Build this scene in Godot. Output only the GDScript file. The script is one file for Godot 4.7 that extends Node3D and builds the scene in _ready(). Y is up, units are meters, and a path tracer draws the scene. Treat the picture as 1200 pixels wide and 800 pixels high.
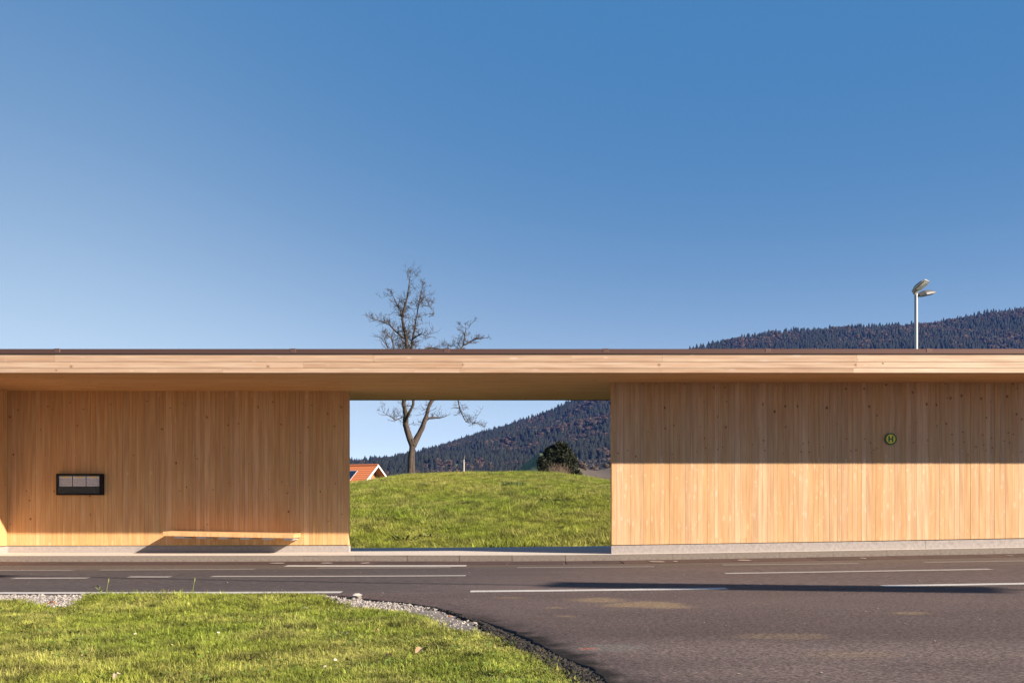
extends Node3D
# A timber bus shelter on a country road: y up, metres. The camera looks along -z; "d" is the distance in front of it (z = -d).

const EYE := 1.05
var rng := RandomNumberGenerator.new()
var n1 := FastNoiseLite.new()
var n2 := FastNoiseLite.new()
var taken := {}

# ------------------------------------------------------------------ small helpers
func lin(r: float, g: float, b: float) -> Color:
	return Color(r, g, b).linear_to_srgb()

func mat(c: Color, rough := 0.8, metal := 0.0) -> StandardMaterial3D:
	var m := StandardMaterial3D.new()
	m.albedo_color = c
	m.roughness = rough
	m.metallic = metal
	return m

func vmat(rough := 0.9) -> StandardMaterial3D:
	var m := mat(Color.WHITE, rough)
	m.vertex_color_use_as_albedo = true
	return m

func tex(img: Image) -> ImageTexture:
	img.generate_mipmaps()
	return ImageTexture.create_from_image(img)

func st_new() -> SurfaceTool:
	var st := SurfaceTool.new()
	st.begin(Mesh.PRIMITIVE_TRIANGLES)
	return st

# a quad a b c d, clockwise when seen from its front
func quad(st: SurfaceTool, a: Vector3, b: Vector3, c: Vector3, d: Vector3, ua := Vector2.ZERO, ub := Vector2.ZERO, uc := Vector2.ZERO, ud := Vector2.ZERO) -> void:
	var n := (c - a).cross(b - a).normalized()
	var ps := [a, b, c, a, c, d]
	var us := [ua, ub, uc, ua, uc, ud]
	for i in 6:
		st.set_normal(n)
		st.set_uv(us[i])
		st.add_vertex(ps[i])

func tri(st: SurfaceTool, a: Vector3, b: Vector3, c: Vector3) -> void:
	var n := (c - a).cross(b - a).normalized()
	for p in [a, b, c]:
		st.set_normal(n)
		st.set_uv(Vector2(p.x, p.y))
		st.add_vertex(p)

# box between two corners, uv in metres
func box(st: SurfaceTool, lo: Vector3, hi: Vector3, t := Transform3D.IDENTITY) -> void:
	var p := func(x, y, z): return t * Vector3(x, y, z)
	var x0 := lo.x; var y0 := lo.y; var z0 := lo.z
	var x1 := hi.x; var y1 := hi.y; var z1 := hi.z
	quad(st, p.call(x0, y1, z1), p.call(x1, y1, z1), p.call(x1, y0, z1), p.call(x0, y0, z1), Vector2(x0, y1), Vector2(x1, y1), Vector2(x1, y0), Vector2(x0, y0))
	quad(st, p.call(x1, y1, z0), p.call(x0, y1, z0), p.call(x0, y0, z0), p.call(x1, y0, z0), Vector2(x1, y1), Vector2(x0, y1), Vector2(x0, y0), Vector2(x1, y0))
	quad(st, p.call(x1, y1, z1), p.call(x1, y1, z0), p.call(x1, y0, z0), p.call(x1, y0, z1), Vector2(z1, y1), Vector2(z0, y1), Vector2(z0, y0), Vector2(z1, y0))
	quad(st, p.call(x0, y1, z0), p.call(x0, y1, z1), p.call(x0, y0, z1), p.call(x0, y0, z0), Vector2(z0, y1), Vector2(z1, y1), Vector2(z1, y0), Vector2(z0, y0))
	quad(st, p.call(x0, y1, z0), p.call(x1, y1, z0), p.call(x1, y1, z1), p.call(x0, y1, z1), Vector2(x0, z0), Vector2(x1, z0), Vector2(x1, z1), Vector2(x0, z1))
	quad(st, p.call(x0, y0, z1), p.call(x1, y0, z1), p.call(x1, y0, z0), p.call(x0, y0, z0), Vector2(x0, z1), Vector2(x1, z1), Vector2(x1, z0), Vector2(x0, z0))

# box with chamfered edges (12 edges bevelled by c)
func bevel_box(st: SurfaceTool, lo: Vector3, hi: Vector3, c: float, t := Transform3D.IDENTITY) -> void:
	var m := (lo + hi) * 0.5
	var h := (hi - lo) * 0.5
	var dirs := [Vector3.RIGHT, Vector3.UP, Vector3.BACK]
	var v := func(sx: float, sy: float, sz: float, axis: int) -> Vector3:
		var e := h - Vector3(c, c, c)
		e[axis] = h[axis]
		return t * (m + Vector3(sx * e.x, sy * e.y, sz * e.z))
	for axis in 3:
		var u := (axis + 1) % 3
		var w := (axis + 2) % 3
		for s in [-1.0, 1.0]:
			var q := []
			for k in [[-1.0, -1.0], [1.0, -1.0], [1.0, 1.0], [-1.0, 1.0]]:
				var sg := [0.0, 0.0, 0.0]
				sg[axis] = s; sg[u] = k[0]; sg[w] = k[1]
				q.append(v.call(sg[0], sg[1], sg[2], axis))
			if s > 0: q.reverse()
			quad(st, q[0], q[1], q[2], q[3], Vector2(0, 0), Vector2(h[u] * 2, 0), Vector2(h[u] * 2, h[w] * 2), Vector2(0, h[w] * 2))
	for axis in 3:
		var u := (axis + 1) % 3
		var w := (axis + 2) % 3
		for su in [-1.0, 1.0]:
			for sw in [-1.0, 1.0]:
				var q := []
				for k in [[-1.0, u], [1.0, u], [1.0, w], [-1.0, w]]:
					var sg := [0.0, 0.0, 0.0]
					sg[axis] = k[0]; sg[u] = su; sg[w] = sw
					q.append(v.call(sg[0], sg[1], sg[2], k[1]))
				if su * sw > 0: q.reverse()
				quad(st, q[0], q[1], q[2], q[3])
	for sx in [-1.0, 1.0]:
		for sy in [-1.0, 1.0]:
			for sz in [-1.0, 1.0]:
				var a = v.call(sx, sy, sz, 0)
				var b = v.call(sx, sy, sz, 1)
				var cc = v.call(sx, sy, sz, 2)
				if sx * sy * sz > 0: tri(st, a, cc, b)
				else: tri(st, a, b, cc)

func tube(st: SurfaceTool, pts: Array, radii: Array, sides := 6, cap := true, knobbly := 0.0) -> void:
	var rings := []
	for i in pts.size():
		var f: Vector3 = (pts[min(i + 1, pts.size() - 1)] - pts[max(i - 1, 0)]).normalized()
		var ref := Vector3.RIGHT if absf(f.x) < 0.8 else Vector3.UP
		var u := f.cross(ref).normalized()
		var w := f.cross(u).normalized()
		var ring := []
		for k in sides:
			var a := TAU * k / sides
			var o := u * cos(a) + w * sin(a)
			var kn := 1.0
			if knobbly > 0.0: kn += knobbly * (n2.get_noise_3d(o.x * 110, pts[i].y * 70, o.z * 110) + 0.5 * n1.get_noise_3d(o.x * 300, pts[i].y * 40, o.z * 300))
			ring.append([o, pts[i] + o * radii[i] * kn])
		rings.append(ring)
	for i in pts.size() - 1:
		for k in sides:
			var j := (k + 1) % sides
			for e in [[rings[i][k], 0.0, i], [rings[i + 1][k], 0.0, i + 1], [rings[i + 1][j], 1.0, i + 1], [rings[i][k], 0.0, i], [rings[i + 1][j], 1.0, i + 1], [rings[i][j], 1.0, i]]:
				st.set_normal(e[0][0])
				st.set_uv(Vector2((k + e[1]) / sides, e[2] * 0.5))
				st.add_vertex(e[0][1])
	if cap:
		for e in [0, pts.size() - 1]:
			for k in range(1, sides - 1):
				if e == 0: tri(st, rings[e][0][1], rings[e][k][1], rings[e][k + 1][1])
				else: tri(st, rings[e][0][1], rings[e][k + 1][1], rings[e][k][1])

func numbered(s: String) -> String:
	if not taken.has(s):
		taken[s] = 0
		return s
	taken[s] += 1
	return "%s_%03d" % [s, taken[s]]

func meta(o: Node, label := "", category := "", group := "", kind := "") -> void:
	if label: o.set_meta("label", label)
	if category: o.set_meta("category", category)
	if group: o.set_meta("group", group)
	if kind: o.set_meta("kind", kind)

func thing(called: String, label: String, category: String, at := Vector3.ZERO, turn := 0.0, group := "") -> Node3D:
	var o := Node3D.new()
	o.name = numbered(called)
	add_child(o, true)
	o.position = at
	o.rotation.y = turn
	meta(o, label, category, group)
	return o

func put(called: String, mesh: Mesh, m: Material, parent: Node = self, at := Vector3.ZERO) -> MeshInstance3D:
	var o := MeshInstance3D.new()
	o.name = numbered(called) if parent == self else called
	o.mesh = mesh
	o.material_override = m
	parent.add_child(o, true)
	o.position = at
	return o

func part(called: String, st: SurfaceTool, m: Material, parent: Node = self, at := Vector3.ZERO) -> MeshInstance3D:
	return put(called, st.commit(), m, parent, at)

func scatter(called: String, mesh: Mesh, m: Material, xf: Array, cols: Array, label: String, category: String, parent: Node = self) -> MultiMeshInstance3D:
	var mm := MultiMesh.new()
	mm.transform_format = MultiMesh.TRANSFORM_3D
	mm.use_colors = true
	mm.mesh = mesh
	mm.instance_count = xf.size()
	for i in xf.size():
		mm.set_instance_transform(i, xf[i])
		mm.set_instance_color(i, cols[i])
	var o := MultiMeshInstance3D.new()
	o.name = numbered(called) if parent == self else called
	o.multimesh = mm
	o.material_override = m
	parent.add_child(o, true)
	if parent == self: meta(o, label, category, "", "stuff")
	else: o.set_meta("kind", "stuff")
	return o

func interp(tab: Array, x: float) -> float:
	if x <= tab[0][0]: return tab[0][1]
	for i in range(1, tab.size()):
		if x <= tab[i][0]:
			var t: float = (x - tab[i - 1][0]) / (tab[i][0] - tab[i - 1][0])
			return lerpf(tab[i - 1][1], tab[i][1], t)
	return tab[-1][1]

# ------------------------------------------------------------------ the lie of the land
func slab_level(x: float) -> float:                 # pavement: level at the left, climbing gently to the right
	return 0.0095 * (x + sqrt(x * x + 16.0))

func road_level(x: float) -> float:
	return slab_level(x) - 0.13

var CREST := [[-40, 0.8], [-15, 1.5], [-9.8, 1.90], [-7.6, 2.20], [-6, 2.44], [-4, 2.58], [0, 2.66], [2.5, 2.56], [4.6, 2.28], [5.9, 2.05], [12, 1.5], [40, 0.6]]
var SHOULDER := [[-140, 0], [-60, 4], [-20, 10], [-3, 20], [5, 26.5], [12, 31], [20, 30], [28, 25], [36, 24], [46, 25], [80, 28], [160, 26], [320, 10], [520, 0]]     # low farmland shoulder across the dip, 460 m off
var EDGE := [[-8.0, 1.15], [4.0, 0.92], [5.95, 0.71], [6.38, 0.65], [7.21, 0.49], [8.05, 0.27], [8.98, 0.0], [10.01, -0.34], [11.21, -0.85], [11.82, -1.3], [12.17, -1.75], [12.41, -2.1], [12.6, -2.9]]
var RIDGE := [[-300, 545], [100, 541], [300, 536], [407, 536], [440, 537], [470, 533], [500, 527], [550, 508], [600, 493], [650, 475], [700, 452], [800, 408], [850, 394], [900, 385], [1000, 379], [1100, 374], [1150, 363], [1200, 357], [1300, 350], [1500, 360], [2200, 420]]

func ground(x: float, d: float) -> float:
	var r := road_level(x)
	if d < 12.62:
		var e := interp(EDGE, d)
		var g := lerpf(r - 0.055, r - 0.014, smoothstep(10.6, 12.0, d) * smoothstep(-1.6, -2.6, x)) + 0.012 * n1.get_noise_2d(x * 40, d * 40) + 0.02 * n1.get_noise_2d(x * 8, d * 8)
		return lerpf(g, r - 0.14, smoothstep(e - 0.1, e + 0.35, x))
	if d < 19.0: return lerpf(r - 0.014, r - 0.16, smoothstep(12.5, 13.2, d)) - (0.05 if d > 12.85 else 0.0)
	if d < 22.3: return r - 0.16
	var h: float
	var low := -0.5
	var c := interp(CREST, x)
	if d < 60.0:
		var t := clampf((d - 25.0) / 35.0, 0, 1)
		h = low + (c - low) * sin(t * PI * 0.5)
		h = lerpf(r - 0.16, h, smoothstep(22.3, 23.6, d))
		h += 0.10 * n1.get_noise_2d(x * 12, d * 6) * smoothstep(27, 34, d) * (1.0 - 0.6 * smoothstep(50, 60, d))
	else:
		h = c - 0.0022 * pow(d - 60.0, 2)
	var valley := -7.0 - 0.004 * (d - 60.0) + 2.0 * n1.get_noise_2d(x * 0.3, d * 0.3)
	if d > 60: h = maxf(h, valley) if d < 100 else lerpf(maxf(h, valley), valley, smoothstep(100, 130, d))
	if d > 250:
		var far := exp(-pow((d - 460.0) / (120.0 if d < 460.0 else 260.0), 2) * 0.5)
		h += far * (interp(SHOULDER, x) + 2.0 * n1.get_noise_2d(x * 4.0, d * 1.5))
	return h

func hill(x: float, d: float) -> float:
	var r := 1.05 + (587.0 - interp(RIDGE, 600.0 + x / 2.2034)) * 2.2034 - 17.0
	var t := clampf((d - 900.0) / 1700.0, 0, 1)
	var h := -12.0 + (r + 12.0) * t + 26.0 * t * (1 - t) * 3.0 * n1.get_noise_2d(x * 0.25, d * 0.25)
	h += 5.0 * n1.get_noise_2d(x * 0.9, d * 0.9) * smoothstep(0, 0.1, t)
	if d > 2600: h -= (d - 2600) * 0.25
	return maxf(h, -40.0)

# ------------------------------------------------------------------ textures
# spruce: straight grain up the sheet (3.4 m tall, 1 m wide); brown knots between heights k0 and k1, pale flecks between p0 and p1
func wood_texture(sd: int, knots: int, k0: float, k1: float, flecks: int, p0: float, p1: float) -> ImageTexture:
	var w := 512
	var h := 1024
	var g := FastNoiseLite.new()
	g.seed = sd; g.frequency = 1.0; g.fractal_octaves = 3
	var r := RandomNumberGenerator.new()
	r.seed = sd
	var data := PackedByteArray()
	data.resize(w * h * 3)
	for y in h:
		var wob := 0.5 * g.get_noise_2d(y * 0.004, 7.0)
		for x in w:
			var px := x * 0.13 + wob
			var s := g.get_noise_2d(px * 0.9, y * 0.0016)
			var f := g.get_noise_2d(px * 3.4 + 50.0, y * 0.009)
			var b := g.get_noise_2d(px * 0.16 + 90.0, y * 0.0025)
			var v := 0.90 + 0.085 * s + 0.05 * f + 0.06 * b
			var o := (y * w + x) * 3
			data[o] = int(clampf(v, 0, 1) * 255)
			data[o + 1] = int(clampf(v * (0.985 + 0.04 * b - 0.02 * s), 0, 1) * 255)
			data[o + 2] = int(clampf(v * (0.96 + 0.06 * b - 0.05 * s), 0, 1) * 255)
	for i in knots + flecks:
		var dark := i < knots
		var cx := r.randf() * w
		var cy := h * (r.randf_range(k0, k1) if dark else r.randf_range(p0, p1))
		var rx := r.randf_range(6.0, 13.0) if dark else r.randf_range(5.0, 12.0)
		var ry := rx * (r.randf_range(0.42, 0.75) if dark else r.randf_range(0.7, 2.4))
		var power := r.randf_range(0.3, 0.9)
		for dy in range(int(-ry * 2.0), int(ry * 2.0)):
			for dx in range(int(-rx * 2.0), int(rx * 2.0)):
				var q: float = sqrt(pow(dx / rx, 2) + pow(dy / ry, 2)) + 0.45 * g.get_noise_2d(dx * 0.16 + i * 9.0, dy * 0.22)
				if q > 1.6: continue
				var o := (posmod(int(cy) + dy, h) * w + posmod(int(cx) + dx, w)) * 3
				if dark:
					var k := smoothstep(1.1, 0.3, q) * power
					var ring := smoothstep(1.6, 1.1, q) * 0.10 * power
					data[o] = int(clampf(data[o] * (1.0 - 0.50 * k - ring), 0, 255))
					data[o + 1] = int(clampf(data[o + 1] * (1.0 - 0.64 * k - ring * 1.2), 0, 255))
					data[o + 2] = int(clampf(data[o + 2] * (1.0 - 0.70 * k - ring * 1.3), 0, 255))
				else:
					var k := smoothstep(1.3, 0.4, q) * power
					data[o] = int(clampf(data[o] * (1.0 + 0.10 * k), 0, 255))
					data[o + 1] = int(clampf(data[o + 1] * (1.0 + 0.17 * k), 0, 255))
					data[o + 2] = int(clampf(data[o + 2] * (1.0 + 0.34 * k), 0, 255))
	return tex(Image.create_from_data(w, h, false, Image.FORMAT_RGB8, data))

# fine mottled grain: lo..hi grey with speckles of light and dark chips
func grain_texture(sd: int, size: int, lo: float, hi: float, chips: float, coarse := 0.06) -> ImageTexture:
	var g := FastNoiseLite.new()
	g.seed = sd; g.frequency = coarse; g.fractal_octaves = 3
	var r := RandomNumberGenerator.new()
	r.seed = sd
	var data := PackedByteArray()
	data.resize(size * size * 3)
	for y in size:
		for x in size:
			var wx := absf(x - size * 0.5) / (size * 0.5)
			var wy := absf(y - size * 0.5) / (size * 0.5)
			var m := 0.5 + 0.5 * g.get_noise_2d(x, y) * (1.0 - maxf(pow(wx, 8), pow(wy, 8)))
			var v := lerpf(lo, hi, m) + r.randf_range(-0.06, 0.06)
			var c := r.randf()
			if c < chips: v += r.randf_range(0.05, 0.30)
			elif c < chips * 2.4: v -= r.randf_range(0.05, 0.25)
			var t := r.randf_range(-0.012, 0.012)
			var o := (y * size + x) * 3
			data[o] = int(clampf(v + t, 0, 1) * 255)
			data[o + 1] = int(clampf(v, 0, 1) * 255)
			data[o + 2] = int(clampf(v - t, 0, 1) * 255)
	return tex(Image.create_from_data(size, size, false, Image.FORMAT_RGB8, data))

func sheet_texture(sd: int) -> ImageTexture:
	var img := Image.create(128, 90, false, Image.FORMAT_RGB8)
	img.fill(Color(0.80, 0.80, 0.82))
	img.fill_rect(Rect2i(22, 3, 88, 9), Color(0.88, 0.76, 0.05))
	var r := RandomNumberGenerator.new()
	r.seed = sd
	for row in 13:
		var y := 19 + row * 5
		var x := 7
		while x < 118:
			var w := r.randi_range(3, 11)
			if r.randf() < 0.75: img.fill_rect(Rect2i(x, y, mini(w, 121 - x), 2), Color(0.42, 0.42, 0.46) if r.randf() < 0.93 else Color(0.7, 0.3, 0.3))
			x += w + r.randi_range(2, 4)
	for k in 3: img.fill_rect(Rect2i(5, 31 + k * 20, 118, 1), Color(0.3, 0.3, 0.35))
	return tex(img)

# ------------------------------------------------------------------ wood pieces
var wall_wood: Array = []
var weathered_wood: Array = []
var sunny_wood: Array = []

func stained(base: Color, textures: Array, tones: Array, rough := 0.72) -> Array:
	var out := []
	for t in tones:
		for x in textures:
			var m := mat(lin(base.r * t[0], base.g * t[1], base.b * t[2]), rough)
			m.albedo_texture = x
			m.metallic_specular = 0.35
			out.append(m)
	return out

# a board standing on y = 0 at its lower middle, front face towards +z, long edges eased; foot cut to the slope of the ground
func board(w: float, h: float, thick: float, foot := 0.0, c := 0.0015) -> ArrayMesh:
	var st := st_new()
	var ru := rng.randf()
	var rv := rng.randf_range(-0.03, 0.03)
	var prof := [Vector2(-w / 2, -thick), Vector2(-w / 2, -c), Vector2(-w / 2 + c, 0), Vector2(w / 2 - c, 0), Vector2(w / 2, -c), Vector2(w / 2, -thick)]
	for i in 5:
		var a: Vector2 = prof[i]
		var b: Vector2 = prof[i + 1]
		var ya := foot * (a.x / w)
		var yb := foot * (b.x / w)
		quad(st, Vector3(a.x, h, a.y), Vector3(b.x, h, b.y), Vector3(b.x, yb, b.y), Vector3(a.x, ya, a.y),
			Vector2(ru + a.x, rv + h / 3.4), Vector2(ru + b.x, rv + h / 3.4), Vector2(ru + b.x, rv + yb / 3.4), Vector2(ru + a.x, rv + ya / 3.4))
	for e in [h, 0.0]:
		var f := 0.0 if e > 0 else foot
		var q := [Vector3(-w / 2, e - f / 2, -thick), Vector3(w / 2, e + f / 2, -thick), Vector3(w / 2, e + f / 2, -c), Vector3(-w / 2, e - f / 2, -c)]
		if e == 0.0: q.reverse()
		quad(st, q[0], q[1], q[2], q[3], Vector2(ru, rv), Vector2(ru + 0.02, rv), Vector2(ru + 0.02, rv + 0.02), Vector2(ru, rv + 0.02))
	return st.commit()

# boards side by side on the local plane z = 0, from x0 to x1
func clad(parent: Node3D, x0: float, x1: float, top: float, foot: Callable, mats: Array) -> void:
	var x := x0
	var last := -1
	while x < x1 - 0.001:
		var w := [0.075, 0.09, 0.105, 0.125][rng.randi_range(0, 3)] as float
		if x + w > x1 - 0.06: w = x1 - x
		var xa := x + 0.0008
		var xb := x + w - 0.0008
		var xm := (xa + xb) / 2
		var y0: float = foot.call(xm)
		var k := rng.randi_range(0, mats.size() - 1)
		if k == last: k = (k + 1) % mats.size()
		last = k
		put("plank", board(xb - xa, top - y0, 0.022, foot.call(xb) - foot.call(xa)), mats[k], parent, Vector3(xm, y0, rng.randf_range(-0.0015, 0.0015)))
		x += w

func _ready() -> void:
	rng.seed = 20141
	n1.seed = 5; n1.frequency = 0.01; n1.fractal_octaves = 4
	n2.seed = 11; n2.frequency = 0.01; n2.fractal_octaves = 3
	camera_and_light()
	terrain()
	roads()
	pavement()
	shelter()
	wall_fittings()
	bare_tree()
	house()
	far_things()
	street_light()
	shadow_casters()
	forest()
	verge()
	lawn()
	meadow()
	print("built")

# ------------------------------------------------------------------ camera, sky, sun
func camera_and_light() -> void:
	var cam := Camera3D.new()
	cam.name = "camera"
	add_child(cam)
	cam.position = Vector3(0, EYE, 0)
	cam.near = 0.1
	cam.far = 20000
	cam.set_frustum(0.1 * 800.0 / 1180.0, Vector2(0, 0.1 * 187.0 / 1180.0), 0.1, 20000)
	cam.current = true
	var e := Environment.new()
	e.background_mode = Environment.BG_SKY
	var ps := PanoramaSkyMaterial.new()
	ps.panorama = clear_sky()
	var sky := Sky.new()
	sky.sky_material = ps
	e.sky = sky
	e.tonemap_mode = Environment.TONE_MAPPER_LINEAR
	e.tonemap_exposure = 2.8
	e.background_energy_multiplier = 1.0 / 2.8
	e.sdfgi_enabled = true
	e.ssao_enabled = true
	e.ssil_enabled = true
	e.fog_enabled = true
	e.fog_density = 0.000038
	e.fog_light_color = Color(0.34, 0.56, 1.0)
	var we := WorldEnvironment.new()
	we.name = "world"
	we.environment = e
	add_child(we)
	var sun := DirectionalLight3D.new()
	sun.name = "sun"
	sun.light_energy = 1.5
	sun.light_color = Color(1.0, 0.93, 0.84)
	sun.light_angular_distance = 0.5
	sun.shadow_enabled = true
	add_child(sun)
	sun.look_at_from_position(Vector3.ZERO, Vector3(-1.75, -1.0, -1.03), Vector3.UP)

# a cloudless autumn sky: deep blue overhead, paling to the horizon; the pale band is widest towards and away from the sun, as in clear air
func clear_sky() -> ImageTexture:
	var w := 512
	var h := 256
	var data := PackedFloat32Array()
	data.resize(w * h * 3)
	var sun_az := atan2(1.75, -1.03)
	var top := Vector3(0.064, 0.220, 0.478)
	var hor := Vector3(1.16, 1.36, 1.40)
	for y in h:
		var el := PI * (0.5 - (y + 0.5) / h)
		for x in w:
			var az := ((x + 0.5) / w - 0.5) * TAU
			var c := cos(az - sun_az)
			var p := 9.6 - 4.4 * smoothstep(0.0, 0.75, c * c)
			var q := top.lerp(hor, pow(1.0 - maxf(sin(el), 0.0), p))
			if el < 0: q = Vector3(0.30, 0.30, 0.24)
			var o := (y * w + x) * 3
			data[o] = q.x; data[o + 1] = q.y; data[o + 2] = q.z
	return ImageTexture.create_from_image(Image.create_from_data(w, h, false, Image.FORMAT_RGBF, data.to_byte_array()))

# ------------------------------------------------------------------ ground, hills
func heightfield(xs: Array, ds: Array, hf: Callable, cf: Callable) -> ArrayMesh:
	var verts := PackedVector3Array()
	var cols := PackedColorArray()
	var uvs := PackedVector2Array()
	var norms := PackedVector3Array()
	var idx := PackedInt32Array()
	var nx := xs.size()
	for j in ds.size():
		for i in nx:
			verts.append(Vector3(xs[i], hf.call(xs[i], ds[j]), -ds[j]))
			cols.append(cf.call(xs[i], ds[j]))
			uvs.append(Vector2(xs[i], ds[j]))
	for j in ds.size():
		for i in nx:
			var a := verts[j * nx + maxi(i - 1, 0)]
			var b := verts[j * nx + mini(i + 1, nx - 1)]
			var c := verts[maxi(j - 1, 0) * nx + i]
			var d := verts[mini(j + 1, ds.size() - 1) * nx + i]
			norms.append((b - a).cross(d - c).normalized())
	for j in ds.size() - 1:
		for i in nx - 1:
			var a := j * nx + i
			idx.append_array([a, a + nx, a + nx + 1, a, a + nx + 1, a + 1])
	var arr := []
	arr.resize(Mesh.ARRAY_MAX)
	arr[Mesh.ARRAY_VERTEX] = verts
	arr[Mesh.ARRAY_NORMAL] = norms
	arr[Mesh.ARRAY_COLOR] = cols
	arr[Mesh.ARRAY_TEX_UV] = uvs
	arr[Mesh.ARRAY_INDEX] = idx
	var m := ArrayMesh.new()
	m.add_surface_from_arrays(Mesh.PRIMITIVE_TRIANGLES, arr)
	return m

func ground_color(x: float, d: float) -> Color:
	var a := 0.5 + 0.5 * n1.get_noise_2d(x * 30, d * 30)
	var b := 0.5 + 0.5 * n2.get_noise_2d(x * 7, d * 7)
	if d < 12.6 and not Geometry2D.is_point_in_polygon(Vector2(x, d), LAWN):
		return Color(0.20, 0.178, 0.163).lerp(Color(0.018, 0.015, 0.013), smoothstep(9.8, 8.6, d))
	if d < 23.0:
		return Color(0.085, 0.075, 0.03).lerp(Color(0.07, 0.085, 0.022), b).lerp(Color(0.13, 0.11, 0.05), a * 0.35)
	var c := Color(0.10, 0.13, 0.025).lerp(Color(0.15, 0.15, 0.04), b)
	if d > 200:
		var w := smoothstep(18.0, 26.0, x + 8.0 * n2.get_noise_2d(x * 8, d * 3))
		c = (Color(0.085, 0.125, 0.028) * (0.8 + 0.6 * a)).lerp(Color(0.10, 0.072, 0.05) * (0.6 + 0.9 * a), w)
	return c

func terrain() -> void:
	var xs := []
	var x := -18.0
	while x <= 18.01:
		xs.append(x); x += 0.2
	var step := 0.6
	while x < 6500:
		xs.append(x); xs.push_front(-x)
		x += step; step *= 1.16
	var ds := []
	var d := -6.0
	while d < 64.0:
		ds.append(d); d += 0.2 if d < 14 else (0.35 if d < 28 else 0.6)
	step = 0.8
	while d < 1000:
		ds.append(d); d += step; step = minf(step * 1.1, 18.0)
	step = 1.0
	d = -7.0
	while d > -3000:
		ds.push_front(d); d -= step; step *= 1.35
	var g := vmat(1.0)
	g.albedo_texture = grain_texture(3, 256, 0.7, 1.0, 0.1, 0.05)
	g.uv1_scale = Vector3(0.5, 0.5, 0.5)
	var o := put("ground", heightfield(xs, ds, ground, ground_color), g)
	meta(o, "", "", "", "structure")
	# the wooded hills across the valley
	xs = []; ds = []
	x = -1400.0
	while x <= 2600.0:
		xs.append(x); x += 35.0
	step = 60.0
	while x < 9000:
		xs.append(x); xs.push_front(1200.0 - x)
		x += step; step *= 1.3
	d = 880.0
	while d <= 3000.0:
		ds.append(d); d += 35.0
	while d < 8000:
		ds.append(d); d += 500.0
	var hc := func(hx: float, hd: float) -> Color:
		var q := pow((hx + 80.0) / 17.0, 2) + pow((hd - 1550.0) / 60.0, 2)
		return Color(0.09, 0.115, 0.035) if q < 1.4 else Color(0.02, 0.02, 0.012)
	o = put("hills", heightfield(xs, ds, hill, hc), vmat(1.0))
	meta(o, "", "", "", "structure")

# ------------------------------------------------------------------ roads
var asphalt: StandardMaterial3D

func stain(x: float, d: float, cx: float, cd: float, rx: float, rd: float) -> float:
	var q := sqrt(pow((x - cx) / rx, 2) + pow((d - cd) / rd, 2))
	return smoothstep(1.1, 0.6, q + 0.55 * n2.get_noise_2d(x * 110 + cx * 50, d * 80))

func asphalt_color(x: float, d: float) -> Color:
	var a := n1.get_noise_2d(x * 5, d * 22)
	var b := n2.get_noise_2d(x * 40, d * 90)
	var v := 1.0 + 0.16 * a + 0.10 * b
	var c := Color(0.148, 0.109, 0.101)
	if d > 12.6:
		c = c.lerp(Color(0.108, 0.090, 0.090), smoothstep(1.5, -2.5, x + 1.5 * a))
		c = c.lerp(Color(0.150, 0.118, 0.100), smoothstep(16.9, 17.6, d + 0.3 * a) * 0.8)
	else:
		# the older, coarser surface of the side road and its worn patches
		c = c.lerp(Color(0.190, 0.144, 0.132), smoothstep(8.2, 7.7, d + 0.5 * a + 0.02 * (x - 2)) * (0.75 + 0.5 * b))
		v += 0.10 * n2.get_noise_2d(x * 18 + d * 10, d * 60)
	c = Color(c.r * v, c.g * v, c.b * v)
	for s in [[1.02, 11.5, 0.40, 0.34, 0.75], [1.5, 10.9, 0.42, 0.40, 0.85], [0.45, 10.74, 0.1, 0.07, 0.7], [0.57, 9.93, 0.1, 0.1, 0.5], [2.2, 8.3, 0.45, 0.18, 0.35], [2.6, 7.3, 0.4, 0.16, 0.3], [3.91, 9.82, 0.2, 0.12, 0.6], [-0.05, 11.93, 0.2, 0.1, 0.4], [1.9, 14.6, 0.12, 0.1, 0.5]]:
		c = c.lerp(Color(0.33, 0.235, 0.145), stain(x, d, s[0], s[1], s[2], s[3]) * s[4])
	if d < 11.6:
		var rim := x - interp(EDGE, d)
		c = c.lerp(Color(0.020, 0.016, 0.014), smoothstep(0.20, 0.04, rim + 0.16 * n2.get_noise_2d(x * 260, d * 260)) * smoothstep(11.6, 9.0, d))
	c = c.lerp(Color(0.22, 0.21, 0.19), stain(x, d, 0.75, 7.85, 0.42, 0.22) * 0.45)
	c = c.lerp(Color(0.62, 0.22, 0.16), smoothstep(1.0, 0.6, sqrt(pow((x - 0.60) / 0.055, 2) + pow((d - 7.79) / 0.05, 2))))
	return c

func edge_x(d: float) -> float:
	var e := interp(EDGE, d)
	return e + 0.05 * n2.get_noise_2d(d * 260, 3.0) + 0.06 * n2.get_noise_2d(d * 70, 9.0)

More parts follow.
